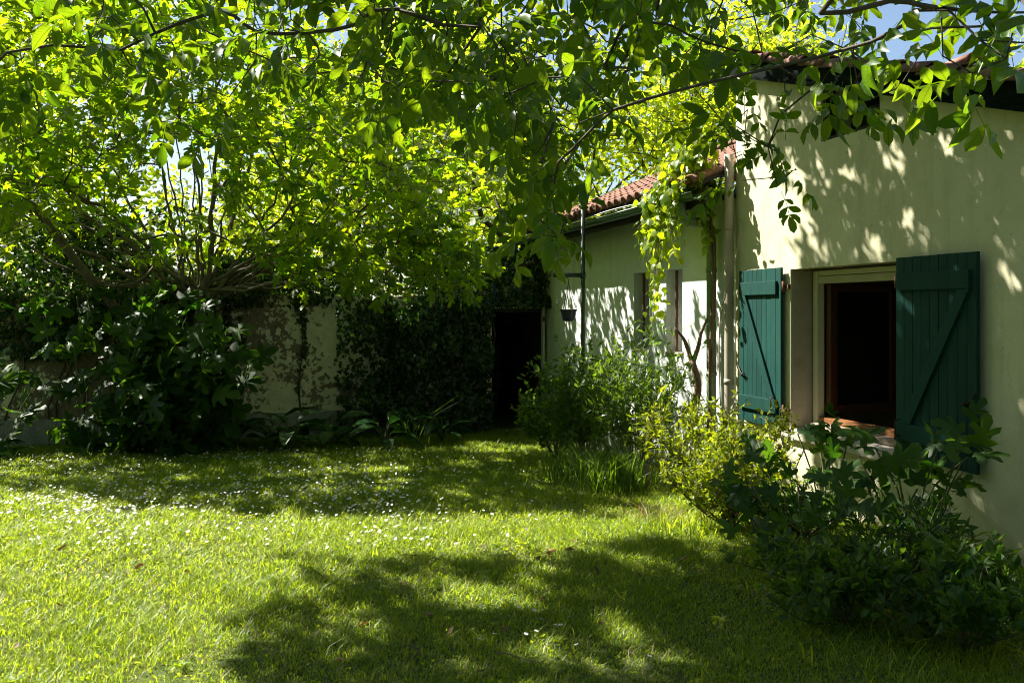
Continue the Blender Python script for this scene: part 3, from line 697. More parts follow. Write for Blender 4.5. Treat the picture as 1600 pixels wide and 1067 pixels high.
# ------------------------------------------------------------------ garden wall with the dark doorway
SW = 9.135
def build_garden_wall():
    ox = 0.5
    base = W(SW, ox, -0.4); Wl = empty('garden_wall', base, HROT); oz = -0.4
    tag(Wl, 'old garden wall with peeling cream plaster behind the fig tree', 'wall')
    d0, d1, dz = 0.03, 0.93, 1.672
    t0, t1 = SW, SW + 0.30
    bm = bmesh.new(); r = random.Random(2)
    ds = np.arange(d1, 18.2, 0.6); top = [1.90 + 0.05 * math.sin(q * 1.3) + r.uniform(-.03, .03) for q in ds]
    for i in range(len(ds) - 1):
        prism(bm, [(ds[i] - ox, -0.9 - oz), (ds[i + 1] - ox, -0.9 - oz), (ds[i + 1] - ox, top[i + 1] - oz), (ds[i] - ox, top[i] - oz)], 0, t0 - SW, t1 - SW)
    prism(bm, [(-0.03 - ox, dz - oz), (d1 - ox, dz - oz), (d1 - ox, top[0] + 0.45 - oz), (-0.03 - ox, top[0] + 0.6 - oz)], 0, t0 - SW, t1 - SW)
    # remove inner walls between neighbouring pieces
    o = bm_obj('masonry', bm, 'peeling_plaster', Wl); o.location = (0, 0, 0)
    # plinth
    bm = bmesh.new()
    for i in range(len(ds) - 1):
        prism(bm, [(ds[i] - ox, -0.9 - oz), (ds[i + 1] - ox, -0.9 - oz), (ds[i + 1] - ox, 0.02 - oz + .02 * math.sin(i)), (ds[i] - ox, 0.02 - oz + .02 * math.sin(i - 1))], 0, -0.045, -0.002)
    bm_obj('plinth', bm, 'stone_grey', Wl)
    J = empty('door_frame', (0, 0, 0)); J.parent = Wl
    box_obj('jamb', -0.06, 0.04, d0 - ox - .028, d0 - ox + .012, -0.45 - oz, dz - oz - .002, 'white_wood', J, .006)
    box_obj('hinge', -0.075, -0.061, d0 - ox - .02, d0 - ox + .01, -0.2 - oz, -0.12 - oz, 'iron', J)
    box_obj('hinge', -0.075, -0.061, d0 - ox - .02, d0 - ox + .01, 1.45 - oz, 1.53 - oz, 'iron', J)
    box_obj('lintel', 0.02, 0.2, d0 - ox, d1 - ox, dz - oz - .07, dz - oz - .002, 'timber_dark', J)
    # roofed passage behind the door, unlit
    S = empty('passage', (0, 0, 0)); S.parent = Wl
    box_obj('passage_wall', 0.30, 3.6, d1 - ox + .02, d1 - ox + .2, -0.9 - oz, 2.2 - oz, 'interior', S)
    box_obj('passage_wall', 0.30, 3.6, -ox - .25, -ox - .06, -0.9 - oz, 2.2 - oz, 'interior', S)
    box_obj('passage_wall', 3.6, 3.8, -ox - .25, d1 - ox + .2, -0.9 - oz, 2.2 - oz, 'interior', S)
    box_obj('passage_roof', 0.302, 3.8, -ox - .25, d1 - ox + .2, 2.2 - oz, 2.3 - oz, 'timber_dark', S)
build_garden_wall()

# ------------------------------------------------------------------ post with hanging pot
def build_post():
    s, d = 5.36, 0.62
    b = W(s, d, float(ground_z(*W(s, d, 0)[:2])))
    E_ = empty('iron_post', b, HROT); tag(E_, 'slim green iron post with arm and rail in front of the white outbuilding', 'post')
    z = -b[2]
    tube_obj('pole', [(0, 0, 0), (0, 0, 3.28 + z)], 0.028, 'green_metal', E_, 8)
    tube_obj('arm', [(0, 0, 2.10 + z), (0, 0.40, 2.10 + z)], 0.030, 'green_metal', E_, 8)
    tube_obj('rail', [(0, 0, 0.72 + z), (0, -0.66, 0.72 + z)], 0.024, 'green_metal', E_, 8)
    tube_obj('collar', [(0, 0, 0.68 + z), (0, 0, 0.76 + z)], 0.042, 'green_metal', E_, 10)
    tube_obj('collar', [(0, 0, 2.06 + z), (0, 0, 2.14 + z)], 0.038, 'green_metal', E_, 10)
    # hanging pot
    p = W(s, d + 0.20, 1.50); K = empty('hanging_pot', p, HROT); tag(K, 'small dark hanging plant pot below the iron arm', 'pot')
    prof = [(0.0, 0.0), (0.055, 0.0), (0.085, 0.03), (0.10, 0.13), (0.112, 0.132), (0.112, 0.155), (0.098, 0.157), (0.090, 0.12), (0.0, 0.115)]
    n = 20; V = np.array([(rr * math.cos(2 * PI * k / n), rr * math.sin(2 * PI * k / n), zz) for rr, zz in prof for k in range(n)]); T = []
    for i in range(len(prof) - 1):
        for k in range(n):
            a, c = i * n + k, i * n + (k + 1) % n; T += [(a, c, c + n), (a, c + n, a + n)]
    meshobj('bowl', np_mesh('bowl', V, T, 'pot_plastic', smooth=False), K)
    for k in range(3):
        q = 2 * PI * k / 3 + .4; tube_obj('hanger_wire', [(0.105 * math.cos(q), 0.105 * math.sin(q), 0.15), (0, 0, 0.50)], 0.004, 'iron', K, 5)
    tube_obj('hook', smooth_path([(0, 0, 0.495), (0, 0, 0.54), (0, 0.022, 0.575), (0, 0, 0.605), (0, -0.015, 0.58)], 14), 0.005, 'iron', K, 5)
build_post()

# ------------------------------------------------------------------ trees
def foliage_obj(name, me, parent): return tag(meshobj(name, me, parent), kind='stuff')

def build_walnut():
    base = np.array([1.9, -1.3, 0.0]); T = empty('walnut_tree', base)
    tag(T, 'walnut tree whose leafy branches hang across the top of the view', 'tree')
    sk = Skeleton(base)
    j = sk.chain(0, [base + (0, .02, .8), base + (-.05, .1, 1.7), base + (-.12, .25, 2.5)], ok=False)
    def limb(pts, n=None):
        pts = [sk.P[j]] + [np.asarray(p, float) for p in pts]; L = sum(np.linalg.norm(pts[i + 1] - pts[i]) for i in range(len(pts) - 1))
        q = smooth_path(pts, int(L / 0.28) + 3)[1:]
        k = j
        for p in q: k = sk.chain(k, [p], ok=bool(p[2] > 2.6 and p[1] > 0.3))
        return k
    limb([(0.2, 0.6, 3.7), (-0.6, 2.2, 3.8), un(760, 5, 3.5), un(600, 12, 3.4), un(540, 44, 3.4), un(410, 52, 3.4), un(352, 20, 3.4), un(272, 40, 3.4), un(190, 78, 3.4)])
    limb([(0.7, 1.0, 4.2), (0.3, 3.2, 4.3), un(785, -10, 4.6), un(815, 80, 4.7), un(850, 150, 4.8), un(890, 220, 4.9), un(906, 254, 5.0)])
    limb([(1.4, 1.2, 3.9), (1.1, 2.8, 3.7), un(1132, -4, 4.1), un(1100, 52, 4.1), un(1060, 105, 4.2), un(1095, 150, 4.2), un(1135, 200, 4.3), un(1155, 260, 4.4)])
    limb([(1.9, 0.6, 3.2), un(1330, -40, 2.5), un(1410, 0, 2.7), un(1480, 14, 2.9), un(1600, 20, 3.1), un(1700, 10, 3.3)])
    limb([(1.2, 1.6, 4.1), un(1010, -60, 3.6), un(1062, 46, 3.9), un(1190, 92, 4.0), un(1270, 135, 4.0), un(1310, 152, 4.0)])
    limb([(0.0, 1.0, 4.6), (-1.0, 3.2, 4.7), un(690, 0, 5.2), un(668, 66, 5.3), un(640, 105, 5.4), un(608, 120, 5.4), un(540, 95, 5.6)])
    limb([(-0.3, 1.5, 5.0), (-2.0, 3.6, 5.4), (-3.2, 5.8, 5.3), (-3.8, 7.2, 5.2)])
    limb([(0.6, 2.2, 5.3), (0.0, 5.0, 5.8), (-0.2, 7.2, 5.6), (0.1, 9.0, 5.7)])
    limb([(1.6, 1.6, 4.9), (2.2, 3.6, 4.9), (2.4, 5.2, 4.7)])
    # twig ends through the volume of the canopy
    px_k = [-500, 0, 160, 300, 420, 600, 720, 800, 880, 930, 960, 1060, 1110, 1170, 1230, 1290, 1390, 1480, 1600, 2000]
    lim_k = [60, 150, 110, 210, 100, 150, 180, 230, 310, 200, 130, 80, 90, 190, 230, 150, 120, 90, 110, 120]
    S = []
    while len(S) < 340:
        Y = random.uniform(3.2, 7.2); px = random.uniform(-250, 1850); lim = np.interp(px, px_k, lim_k)
        py = lim - abs(random.gauss(0, 1)) * 170
        if py < -160: continue
        if px < 560 and (Y > 4.6 or random.random() < 0.55): continue
        if px > 1180 and random.random() < 0.68: continue
        if Y > 4.6 and px > 1100: continue
        p = un(px, py, Y); s, d = to_sd(p)
        if d[0] < 0.6 or random.random() > shade_wanted(p) + 0.06: continue
        S.append(p)
    for n_, (xa, xb), (ya, yb), (da, db) in ((11, (1420, 1650), (0, 120), (2.6, 3.2)), (4, (1280, 1380), (110, 165), (3.7, 4.1)), (9, (1150, 1240), (170, 290), (3.9, 4.5)), (10, (790, 895), (300, 390), (4.4, 5.4)), (12, (1000, 1330), (-60, 15), (4.0, 5.4))):
        for _ in range(n_): S.append(un(random.uniform(xa, xb), random.uniform(ya, yb), random.uniform(da, db)))
    n_low = len(S); SV = np.array(sd); tries = 0
    while len(S) < n_low + 1080 and tries < 60000:     # the dense upper canopy that shades the house front and the near lawn
        tries += 1
        if random.random() < 0.57: g = W(random.uniform(-3.0, 2.2), 0, random.uniform(0.0, 3.7))
        else:
            g = np.array([-1.6 + 4.2 * random.random() ** .8, random.uniform(3.4, 6.3), 0.0])
            if math.sin(g[0] * 2.6 + 1.5 * math.sin(g[1] * 2.1)) * math.sin(g[1] * 3.1 + 1.0) > .38: continue
        p = g + SV * ((random.uniform(3.9, 6.9) - g[2]) / SV[2])
        px, py = proj(p); s, d = to_sd(p)
        if d[0] < 0.3 or p[1] > 10.2 or p[0] < -5.4 or (py[0] > -50 and -100 < px[0] < 1700): continue
        if random.random() > shade_wanted(p): continue
        S.append(p)
    n_mid = len(S); tries = 0
    while len(S) < n_mid + 300 and tries < 40000:      # leaves above the hanging boughs, shading them
        tries += 1
        q = S[random.randrange(n_low)]; p = q + SV * random.uniform(0.9, 3.4) + rng.normal(0, .25, 3)
        if proj(q)[0][0] < 620 and random.random() < .75: continue
        px, py = proj(p); s, d = to_sd(p)
        if d[0] < 0.3 or p[1] > 10.2 or p[0] < -5.4 or (py[0] > -30 and -60 < px[0] < 1660): continue
        if random.random() > shade_wanted(p) + .04: continue
        S.append(p)
    S_low = np.array(S[:n_low]); S_up = np.array(S[n_low:])
    sk.grow(S_low, w=0.08, step=0.2, bend=0.14); tips_low = list(sk.tips)
    sk.grow(S_up, w=0.25, step=0.35, bend=0.08); tips_up = list(sk.tips)
    V, Tt, _ = sk.tubes(0.0026, 2.9, 0.016)
    meshobj('branches', np_mesh('branches', V - base, Tt, 'walnut_bark'), T)
    tp = smooth_path([base + (0, 0, -.2), base + (0, .02, .8), base + (-.05, .1, 1.7), base + (-.12, .25, 2.6)], 10)
    tube_obj('trunk', tp, np.linspace(.19, .11, 10), 'walnut_bark', T, 12, base)
    dl = twig_leaves(sk, 2, 0.03, COMPOUND, 0.265, droop=0.45, jitter=0.75, tilt=0.4, back=2, tips=tips_low)
    du = twig_leaves(sk, 3, 0.07, COMPOUND, 0.36, droop=0.2, jitter=0.8, tilt=0.35, back=2, tips=tips_up)
    data = tuple(np.concatenate(q) for q in zip(dl, du))
    k, pos, ax, nr, sz = data
    px, py = proj(pos); s, d = to_sd(pos)
    keep = (d > 0.25)
    inview = keep & (px > -60) & (px < 1660) & (py > -60) & (pos[:, 1] > 1.0)
    order = np.argsort(np.where(inview, pos[:, 1], 1e6))[:300]
    meshes = [np_mesh('walnut_leaf', c[0], c[1], 'walnut_leaf', c[2], luv=c[3]) for c in COMPOUND]
    leaf_objects('leaf', meshes, data, order, T, base)
    sel = keep.copy(); sel[order] = False
    foliage_obj('crown', leaves_mesh('crown', COMPOUND, data, 'walnut_leaf', base, sel), T)
build_walnut()

def build_fig_tree():
    base = np.array([-4.75, 13.78, -0.42]); T = empty('fig_tree', base)
    tag(T, 'old fig tree with stems fanning out above the garden wall', 'tree')
    sk = Skeleton(base)
    h = sk.chain(0, [base + (.02, 0, .7), base + (-.02, -.02, 1.5), base + (.05, 0, 2.2), base + (.05, 0, 2.36)], ok=False)
    head = sk.P[h]; r = random.Random(4)
    ends = []
    tb = []
    def stem(pts, r0, r1):
        q = smooth_path(pts, 15); q[2:] += np.array([[r.gauss(0, .025) for _ in range(3)] for _ in q[2:]])
        V, Tq = sweep(q - base, np.linspace(r0, r1, len(q)), 8); meshobj('stem', np_mesh('stem', V, Tq, 'fig_bark'), T)
        j = h
        for i, p in enumerate(q[1:]): j = sk.chain(j, [p], ok=i > 5)
    for k in range(34):
        a = PI * (k + r.uniform(.2, .8)) / 34; dx = math.cos(a); dy = r.uniform(-.8, .35)
        R = r.uniform(1.6, 3.6) * (.35 + .75 * abs(dx)); hgt = r.uniform(2.4, 3.8) * (1.1 - 0.55 * abs(dx))
        st = head + (dx * r.uniform(.0, .75), r.uniform(-.12, .12), r.uniform(-.12, .08))
        p1 = st + (dx * .30 * R, dy * .30, .08 + .22 * hgt); p2 = st + (dx * .65 * R, dy * .8, .58 * hgt); p3 = st + (dx * R, dy * 1.5, hgt)
        stem([st, p1, p2, p3], r.uniform(.016, .036), .008)
    for dx, dy, z in ((2.4, -.9, .30), (3.3, -1.5, .70), (1.9, -.4, .15), (2.9, -.3, .45), (-2.2, -.5, .45), (-3.2, -1.0, 1.3), (-1.7, -.8, .2)):   # low arms along the wall top
        stem([head, head + (dx * .35, dy * .3, .06), head + (dx * .7, dy * .7, z * .45), head + (dx, dy, z)], .026, .010)
    lb = un(170, 468, 13.3); stem([lb + (.35, .2, -.6), lb, un(100, 385, 12.6), un(40, 300, 12.0), un(-40, 225, 11.5)], .075, .04)   # thick bough leaning to the left
    S = []
    C = np.array([-4.2, 12.4, 4.1]); Rd = np.array([4.7, 3.0, 2.4])
    while len(S) < 1080:
        v = rng.normal(0, 1, 3); v /= np.linalg.norm(v); p = C + v * Rd * random.random() ** 0.30
        lowlim = 2.35 + 0.0 * abs(p[0] - head[0])
        if p[0] > -2.2: lowlim = 1.75
        if p[2] < lowlim or p[2] > 6.2: continue
        s, d = to_sd(p)
        if d[0] < 1.2 and p[2] < 5: continue
        px, py = proj(p)
        if random.random() > shade_wanted(p) + 0.05: continue
        # the open heart of the fan between the stems
        if py[0] > 300 and px[0] < 620 and random.random() < 0.62: continue
        if 180 < px[0] < 560 and py[0] > 230 and random.random() < 0.3: continue
        if 235 < px[0] < 350 and 215 < py[0] < 330: continue
        S.append(p)
    SV = np.array(sd); n0 = len(S)
    while len(S) < n0 + 230:       # right hand side of the crown, shading the outbuilding wall and the doorway
        g = W(random.uniform(4.6, 9.2), random.choice([0, 0, .6, 1.2]), random.uniform(-.2, 2.7)); p = g + SV * ((random.uniform(3.6, 5.8) - g[2]) / SV[2])
        if (p - P0) @ N < 0.8: continue
        S.append(p)
    while len(S) < n0 + 340:       # low drooping boughs in front of the wall
        S.append(un(random.uniform(430, 770), 435 + random.gauss(0, 14) - abs(random.gauss(0, 60)), random.uniform(10.8, 12.6)))
    sk.grow(np.array(S), w=0.22, step=0.3, bend=0.10, up=-0.05)
    V, Tt, _ = sk.tubes(0.0055, 2.35, 0.13)
    meshobj('branches', np_mesh('branches', V - base, Tt, 'fig_bark'), T)
    data = twig_leaves(sk, 7, 0.09, FIGS, 0.165, droop=0.25, jitter=0.8, tilt=0.55, back=2)
    k, pos, ax, nr, sz = data
    px, py = proj(pos); inv = (px > -20) & (px < 1100) & (py > -20) & (py < 520)
    order = np.argsort(np.where(inv, pos[:, 1] - 0.004 * py, 1e6))[:300]
    meshes = [np_mesh('fig_leaf', t[0], t[1], 'fig_leaf', np.full(len(t[0]), .3)) for t in FIGS]
    leaf_objects('leaf', meshes, data, order, T, base)
    sel = np.ones(len(pos), bool); sel[order] = False
    data = (np.zeros_like(k), pos, ax, nr, sz)
    foliage_obj('crown', leaves_mesh('crown', [FIGLOW], data, 'fig_leaf', base, sel), T)
build_fig_tree()

def fig_bush(name, base, label, stems, height, spread, nleaf, size, group=None, lean=(0, 0)):
    """fig shoots: each leaf an own part"""
    T = empty(name, base); tag(T, label, 'shrub', group)
    sk = Skeleton(base); sk.tips = []
    for k in range(stems):
        a = random.uniform(0, 2 * PI); R = spread * random.uniform(.35, 1.0); hh = height * random.uniform(.6, 1.0)
        e = base + np.array([math.cos(a) * R + lean[0] * hh, math.sin(a) * R * .8 + lean[1] * hh, hh])
        st = base + np.array([math.cos(a) * spread * .25, math.sin(a) * spread * .2, 0])
        q = smooth_path([base, st, (st + e) / 2 + rng.normal(0, .06, 3), e], 9)[1:]
        j = 0
        for p in q: j = sk.chain(j, [p])
        sk.tips.append(j)
    V, Tt, _ = sk.tubes(0.006, 2.2, 0.03)
    meshobj('stems', np_mesh('stems', V - base, Tt, 'green_stem'), T)
    per = max(1, nleaf // stems)
    data = twig_leaves(sk, per, 0.06, FIGS, size, droop=0.30, jitter=1.0, tilt=0.35, back=6, nh=(-.25, -.62, .75))
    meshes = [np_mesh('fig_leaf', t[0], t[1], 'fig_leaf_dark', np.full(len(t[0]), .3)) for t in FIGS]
    leaf_objects('leaf', meshes, data, range(len(data[0])), T, base)
    return T
def onground(x, y, dz=0.0): return np.array([x, y, float(ground_z(x, y)) + dz])

fig_bush('fig_bush', onground(-4.55, 12.5), 'big dark fig bush with lobed leaves below the fig trunk', 26, 1.75, 1.0, 300, 0.32)
fig_bush('fig_bush', onground(-5.6, 12.6), 'tall dark fig bush covering the wall left of the fig trunk', 26, 2.35, 1.15, 300, 0.32)
fig_bush('fig_bush', onground(-7.0, 12.0), 'smaller fig bush at the far left end of the garden wall', 9, 1.4, .9, 72, 0.28)

# ------------------------------------------------------------------ ivy and climbers
def ivy(name, label, pts, nrm_fn, n, leaf, mat, tpl, stems):
    base = pts.mean(0); base[2] = pts[:, 2].min(); T = empty(name, base); tag(T, label, 'ivy')
    ax = rot_noise(np.tile([0.0, 0, -1], (n, 1)), 0.55); nr = rot_noise(nrm_fn(pts), 0.5); sz = leaf * rng.uniform(.5, 1.5, n)
    parts = scatter(tpl, pts - base, ax, nr, sz); foliage_obj('foliage', np_mesh('foliage', parts[0], parts[1], mat, parts[2]), T)
    if stems:
        for q in stems:
            V, Tt = sweep(np.array(q) - base, np.linspace(.018, .006, len(q)), 5); meshobj('stem', np_mesh('stem', V, Tt, 'dark_bark'), T)
def wall_ivy(dlo, dhi, zlo, zhi, n, thick, prob=None):
    out = []; lumps = [(random.uniform(dlo, dhi), random.uniform(zlo, zhi), random.uniform(.18, .5), random.uniform(.5, 1.0)) for _ in range(int(4 + 5 * (dhi - dlo)))]
    while len(out) < n:
        d = random.uniform(dlo, dhi); z = random.uniform(zlo, zhi)
        if prob is not None and random.random() > prob(d, z): continue
        b = max(h_ * math.exp(-((d - a_) ** 2 + (z - c_) ** 2) / (r_ * r_)) for a_, c_, r_, h_ in lumps)
        if random.random() > .35 + b: continue
        bulge = thick * (0.12 + 0.95 * b) * random.random() ** .5
        if z > 1.9: out.append(W(SW + 0.15 + random.uniform(-1, 1) * (0.2 + bulge), d, z))
        else: out.append(W(SW - 0.02 - bulge, d, z))
    return np.array(out)
def outn(P): return np.tile(-U * 0.8 + np.array([0, 0, .6]), (len(P), 1))
def ivy_stems(dlo, dhi, n, z1):
    out = []
    for _ in range(n):
        d = random.uniform(dlo, dhi); out.append([W(SW - .03, d + .15 * math.sin(z * 3 + d), z) for z in np.linspace(-0.4, z1, 9)])
    return out
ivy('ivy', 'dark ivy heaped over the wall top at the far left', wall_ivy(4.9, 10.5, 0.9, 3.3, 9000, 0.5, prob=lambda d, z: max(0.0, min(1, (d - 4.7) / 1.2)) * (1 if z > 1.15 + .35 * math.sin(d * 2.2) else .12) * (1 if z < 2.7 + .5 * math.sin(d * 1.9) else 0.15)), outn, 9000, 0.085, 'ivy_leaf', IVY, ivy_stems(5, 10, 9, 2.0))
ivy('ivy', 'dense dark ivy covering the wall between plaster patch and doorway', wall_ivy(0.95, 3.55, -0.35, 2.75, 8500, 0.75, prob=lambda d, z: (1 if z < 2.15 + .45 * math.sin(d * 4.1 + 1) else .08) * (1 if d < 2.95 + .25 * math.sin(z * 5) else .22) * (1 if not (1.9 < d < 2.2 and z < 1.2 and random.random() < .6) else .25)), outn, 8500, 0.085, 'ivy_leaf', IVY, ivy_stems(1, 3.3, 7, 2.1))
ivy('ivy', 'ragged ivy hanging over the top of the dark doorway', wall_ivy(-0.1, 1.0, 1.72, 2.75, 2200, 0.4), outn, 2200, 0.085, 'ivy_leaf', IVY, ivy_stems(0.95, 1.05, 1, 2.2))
ivy('ivy', 'thin ivy strand running down the peeling plaster patch', wall_ivy(4.0, 4.18, 0.3, 2.05, 130, 0.05, prob=lambda d, z: 1 if abs(d - 4.09 - .06 * math.sin(z * 4)) < .045 + .03 * math.sin(z * 9) else .05), outn, 130, 0.075, 'ivy_leaf', IVY, [[W(SW - .02, 4.09 + .03 * math.sin(z * 4), z) for z in np.linspace(-.3, 2.0, 10)]])
ivy('ivy', 'ivy fringe along the wall top under the fig stems', wall_ivy(3.3, 5.4, 1.72, 2.5, 2600, 0.30, prob=lambda d, z: 1 if z > 1.86 + .12 * math.sin(d * 6) else .25), outn, 2600, 0.08, 'ivy_leaf', IVY, None)

# hedge behind the wall closes the low gaps between the fig stems
def build_hedge():
    base = W(SW + 2.4, 4.5, -0.4); T = empty('hedge', base); tag(T, 'dark evergreen hedge showing low between the fig stems', 'hedge')
    n = 9000; d = rng.uniform(-1.0, 14.0, n); s = SW + 1.7 + rng.uniform(0, 1.3, n); zt = 2.55 + 0.3 * np.sin(d * 1.1) + 0.2 * np.sin(d * 2.9)
    z = -0.3 + (zt + .3) * rng.random(n) ** 0.6; P = P0 + s[:, None] * U + d[:, None] * N; P[:, 2] = z
    parts = scatter(SMALL, P - base, rot_noise(np.tile([0.0, 0, .3], (n, 1)), .7), rot_noise(np.tile(-U + np.array([0, 0, .6]), (n, 1)), .6), rng.uniform(.10, .2, n))
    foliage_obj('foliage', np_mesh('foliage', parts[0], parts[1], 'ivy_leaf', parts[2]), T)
    out = []
    for dd in np.arange(-.6, 14, .9):
        b = W(SW + 2.3, dd, -.45); out.append(sweep(np.array([b, b + (0.05, 0, 1.1), b + (-.05, 0.1, 2.2)]) - base, [.05, .035, .015], 6))
    V, Tt, _ = cat(out); meshobj('trunks', np_mesh('trunks', V, Tt, 'dark_bark'), T)
build_hedge()

def far_tree(label, x, y, h, rx, rz, n, leaf=0.2, mat='far_leaf', low=.16):
    base = np.array([x, y, -0.45]); T = empty('broadleaf_tree', base); tag(T, label, 'tree', 'trees beyond the garden wall')
    sk = Skeleton(base); j = sk.chain(0, [base + (0.05, 0, h * .2), base + (-.1, .1, h * .42), base + (0, 0, h * .6)], ok=False); sk.ok[-1] = True; sk.ok[-2] = True
    S = []; C = base + (0, 0, h - rz * 0.95)
    lobes = [(C + rng.normal(0, 1, 3) * np.array([rx, rx, rz]) * .48, random.uniform(.35, .6)) for _ in range(11)]
    while len(S) < 320:
        c, q = random.choice(lobes); v = rng.normal(0, 1, 3); v /= np.linalg.norm(v); p = c + v * q * np.array([rx, rx, rz]) * random.random() ** .35
        if p[2] < h * low: continue
        S.append(p)
    sk.grow(np.array(S), w=.25, step=.7, bend=.1)
    V, Tt, _ = sk.tubes(.012, 2.3, .28); meshobj('trunk', np_mesh('trunk', V - base, Tt, 'dark_bark'), T)
    data = twig_leaves(sk, n // 320, 0.28, [SMALL], leaf, droop=.2, jitter=.9, tilt=.6, back=2)
    foliage_obj('crown', leaves_mesh('crown', [SMALL], data, mat, base), T)
far_tree('tall sunlit tree behind the left end of the garden wall', -12.5, 22.0, 10.5, 4.4, 4.6, 8960)
far_tree('bright green tree behind the middle of the fig crown', -5.0, 24.5, 11.0, 4.2, 4.8, 8960)
far_tree('tree rising behind the dark doorway', 1.2, 23.5, 10.0, 3.8, 4.4, 8960)
far_tree('tree standing behind the outbuilding roof', 6.6, 21.5, 9.5, 3.4, 4.2, 7680)
far_tree('tree leaning over the wall beside the dark doorway', -2.9, 17.6, 8.0, 2.7, 3.4, 6400, 0.19, low=.36)
far_tree('bushy tree close behind the wall left of the fig', -8.6, 18.0, 8.2, 3.0, 3.6, 6400, 0.19)
far_tree('slender tree between the outbuilding and the fig crown', 0.6, 19.0, 7.6, 2.4, 3.2, 6400, 0.19, low=.36)
far_tree('leafy tree filling the gap above the outbuilding roof', 3.9, 19.2, 9.5, 2.6, 3.6, 7680, 0.19, low=.3)
far_tree('pale tree beyond the farmhouse roof at the far right', 15.5, 26.0, 12.0, 3.8, 4.6, 7680, 0.24)

def build_sky_block_trees():  # added out of view: cuts the sky fill and deepens the green shade
    """unseen trees added left of and behind the camera to block low sky light"""
    n = 24000; a = rng.uniform(math.radians(138), math.radians(352), n); lob = np.sin(a * 7.0) * .5 + np.sin(a * 17 + 1) * .5
    R = 13.5 + 2.5 * rng.random(n) + 1.0 * lob; top = (7.5 + 6.0 * np.clip((a - math.radians(166)) / .35, 0, 1)) + 1.5 * lob; z = -.2 + top * rng.random(n) ** .85
    P = np.stack([R * np.cos(a) * 1.05, R * np.sin(a) * .85 + 2, z], 1)
    pr = scatter(SMALL, P, rot_noise(np.tile([0.0, 0, -.4], (n, 1)), .8), rot_noise(np.stack([-np.cos(a), -np.sin(a), 0 * a + .8], 1), .5), rng.uniform(.35, .6, n))
    o = meshobj('sky_block_trees', np_mesh('sky_block_trees', pr[0], pr[1], 'shrub_leaf', pr[2])); tag(o, 'unseen ring of trees added behind the viewer to block sky light', 'sky_block_trees', kind='stuff')
build_sky_block_trees()

# ------------------------------------------------------------------ vine on the house corner
def build_vine():
    base = W(2.80, 0.22, -0.12); T = empty('climbing_vine', base); tag(T, 'bright leafy vine climbing the corner drainpipe and hanging from the gutter', 'vine')
    out = []
    def st(pts, r0, r1, n=16, sides=7):
        q = smooth_path(pts, n); out.append(sweep(q - base, np.linspace(r0, r1, n), sides)); return q
    st([base, W(2.78, .24, .2), W(2.86, .27, .55), W(2.80, .25, .85), W(2.86, .29, 1.12)], .055, .034, 22, 8)
    st([W(2.855, .285, 1.08), W(2.88, .34, 1.27), W(2.87, .39, 1.36), W(2.90, .47, 1.46)], .027, .011, 12)
    st([W(2.855, .285, 1.08), W(2.80, .24, 1.28), W(2.77, .23, 1.40), W(2.74, .17, 1.56)], .028, .012, 12)
    st([W(2.80, .20, .1), W(2.74, .14, .6), W(2.76, .13, 1.2), W(2.70, .12, 1.7), W(2.75, .12, 2.3), W(2.73, .16, 2.75), W(2.75, .3, 2.95)], .022, .014, 34, 7)
    st([W(2.70, .12, 1.0), W(2.78, .11, 1.7), W(2.68, .12, 2.2), W(2.72, .16, 2.7)], .012, .008, 24, 5)
    strands = []
    for k in range(26):          # tangle over the gutter and the low roof edge
        s = random.uniform(2.45, 3.7); strands.append(st([W(2.75, .28, 2.9), W((s + 2.75) / 2, .35, 3.05 + random.uniform(0, .35)), W(s, .5 + random.uniform(-.3, .15), 2.95 + random.uniform(-.1, .35))], .007, .003, 10, 4))
    for k in range(15):          # hanging shoots
        s = 2.80 + 0.75 * random.random(); L = random.uniform(.4, 1.35) * (1.0 if 2.95 < s < 3.45 else .6)
        strands.append(st([W(s - .1, .40, 2.95), W(s, .55, 2.88), W(s + random.uniform(-.1, .1), .56, 2.88 - L * .5), W(s + random.uniform(-.18, .18), .54 + random.uniform(-.08, .1), 2.88 - L)], .005, .002, 14, 4))
    strands.append(np.array([W(2.75, .18, z) for z in np.linspace(2.4, 3.3, 14)])); strands.append(np.array([W(2.70, .22, z) for z in np.linspace(2.3, 3.4, 14)]))
    V, Tt, _ = cat(out); meshobj('stems', np_mesh('stems', V, Tt, 'vine_bark'), T)
    pos = []
    for q in strands:
        for p in q:
            for _ in range(3): pos.append(p + rng.normal(0, .045, 3))
    pos = np.array(pos); n = len(pos); k = np.zeros(n, int)
    ax = rot_noise(np.tile([-.2, -.2, -.8], (n, 1)), .5); nr = rot_noise(np.tile(N * .8 + np.array([0, 0, .5]), (n, 1)), .5); sz = rng.uniform(.055, .105, n)
    data = (k, pos, ax, nr, sz); order = rng.permutation(n)[:300]
    me = [np_mesh('vine_leaf', HEART[0], HEART[1], 'vine_leaf', np.full(len(HEART[0]), .3))]
    leaf_objects('leaf', me, data, order, T, base)
    sel = np.ones(n, bool); sel[order] = False
    foliage_obj('foliage', leaves_mesh('foliage', [HEART], data, 'vine_leaf', base, sel), T)
build_vine()

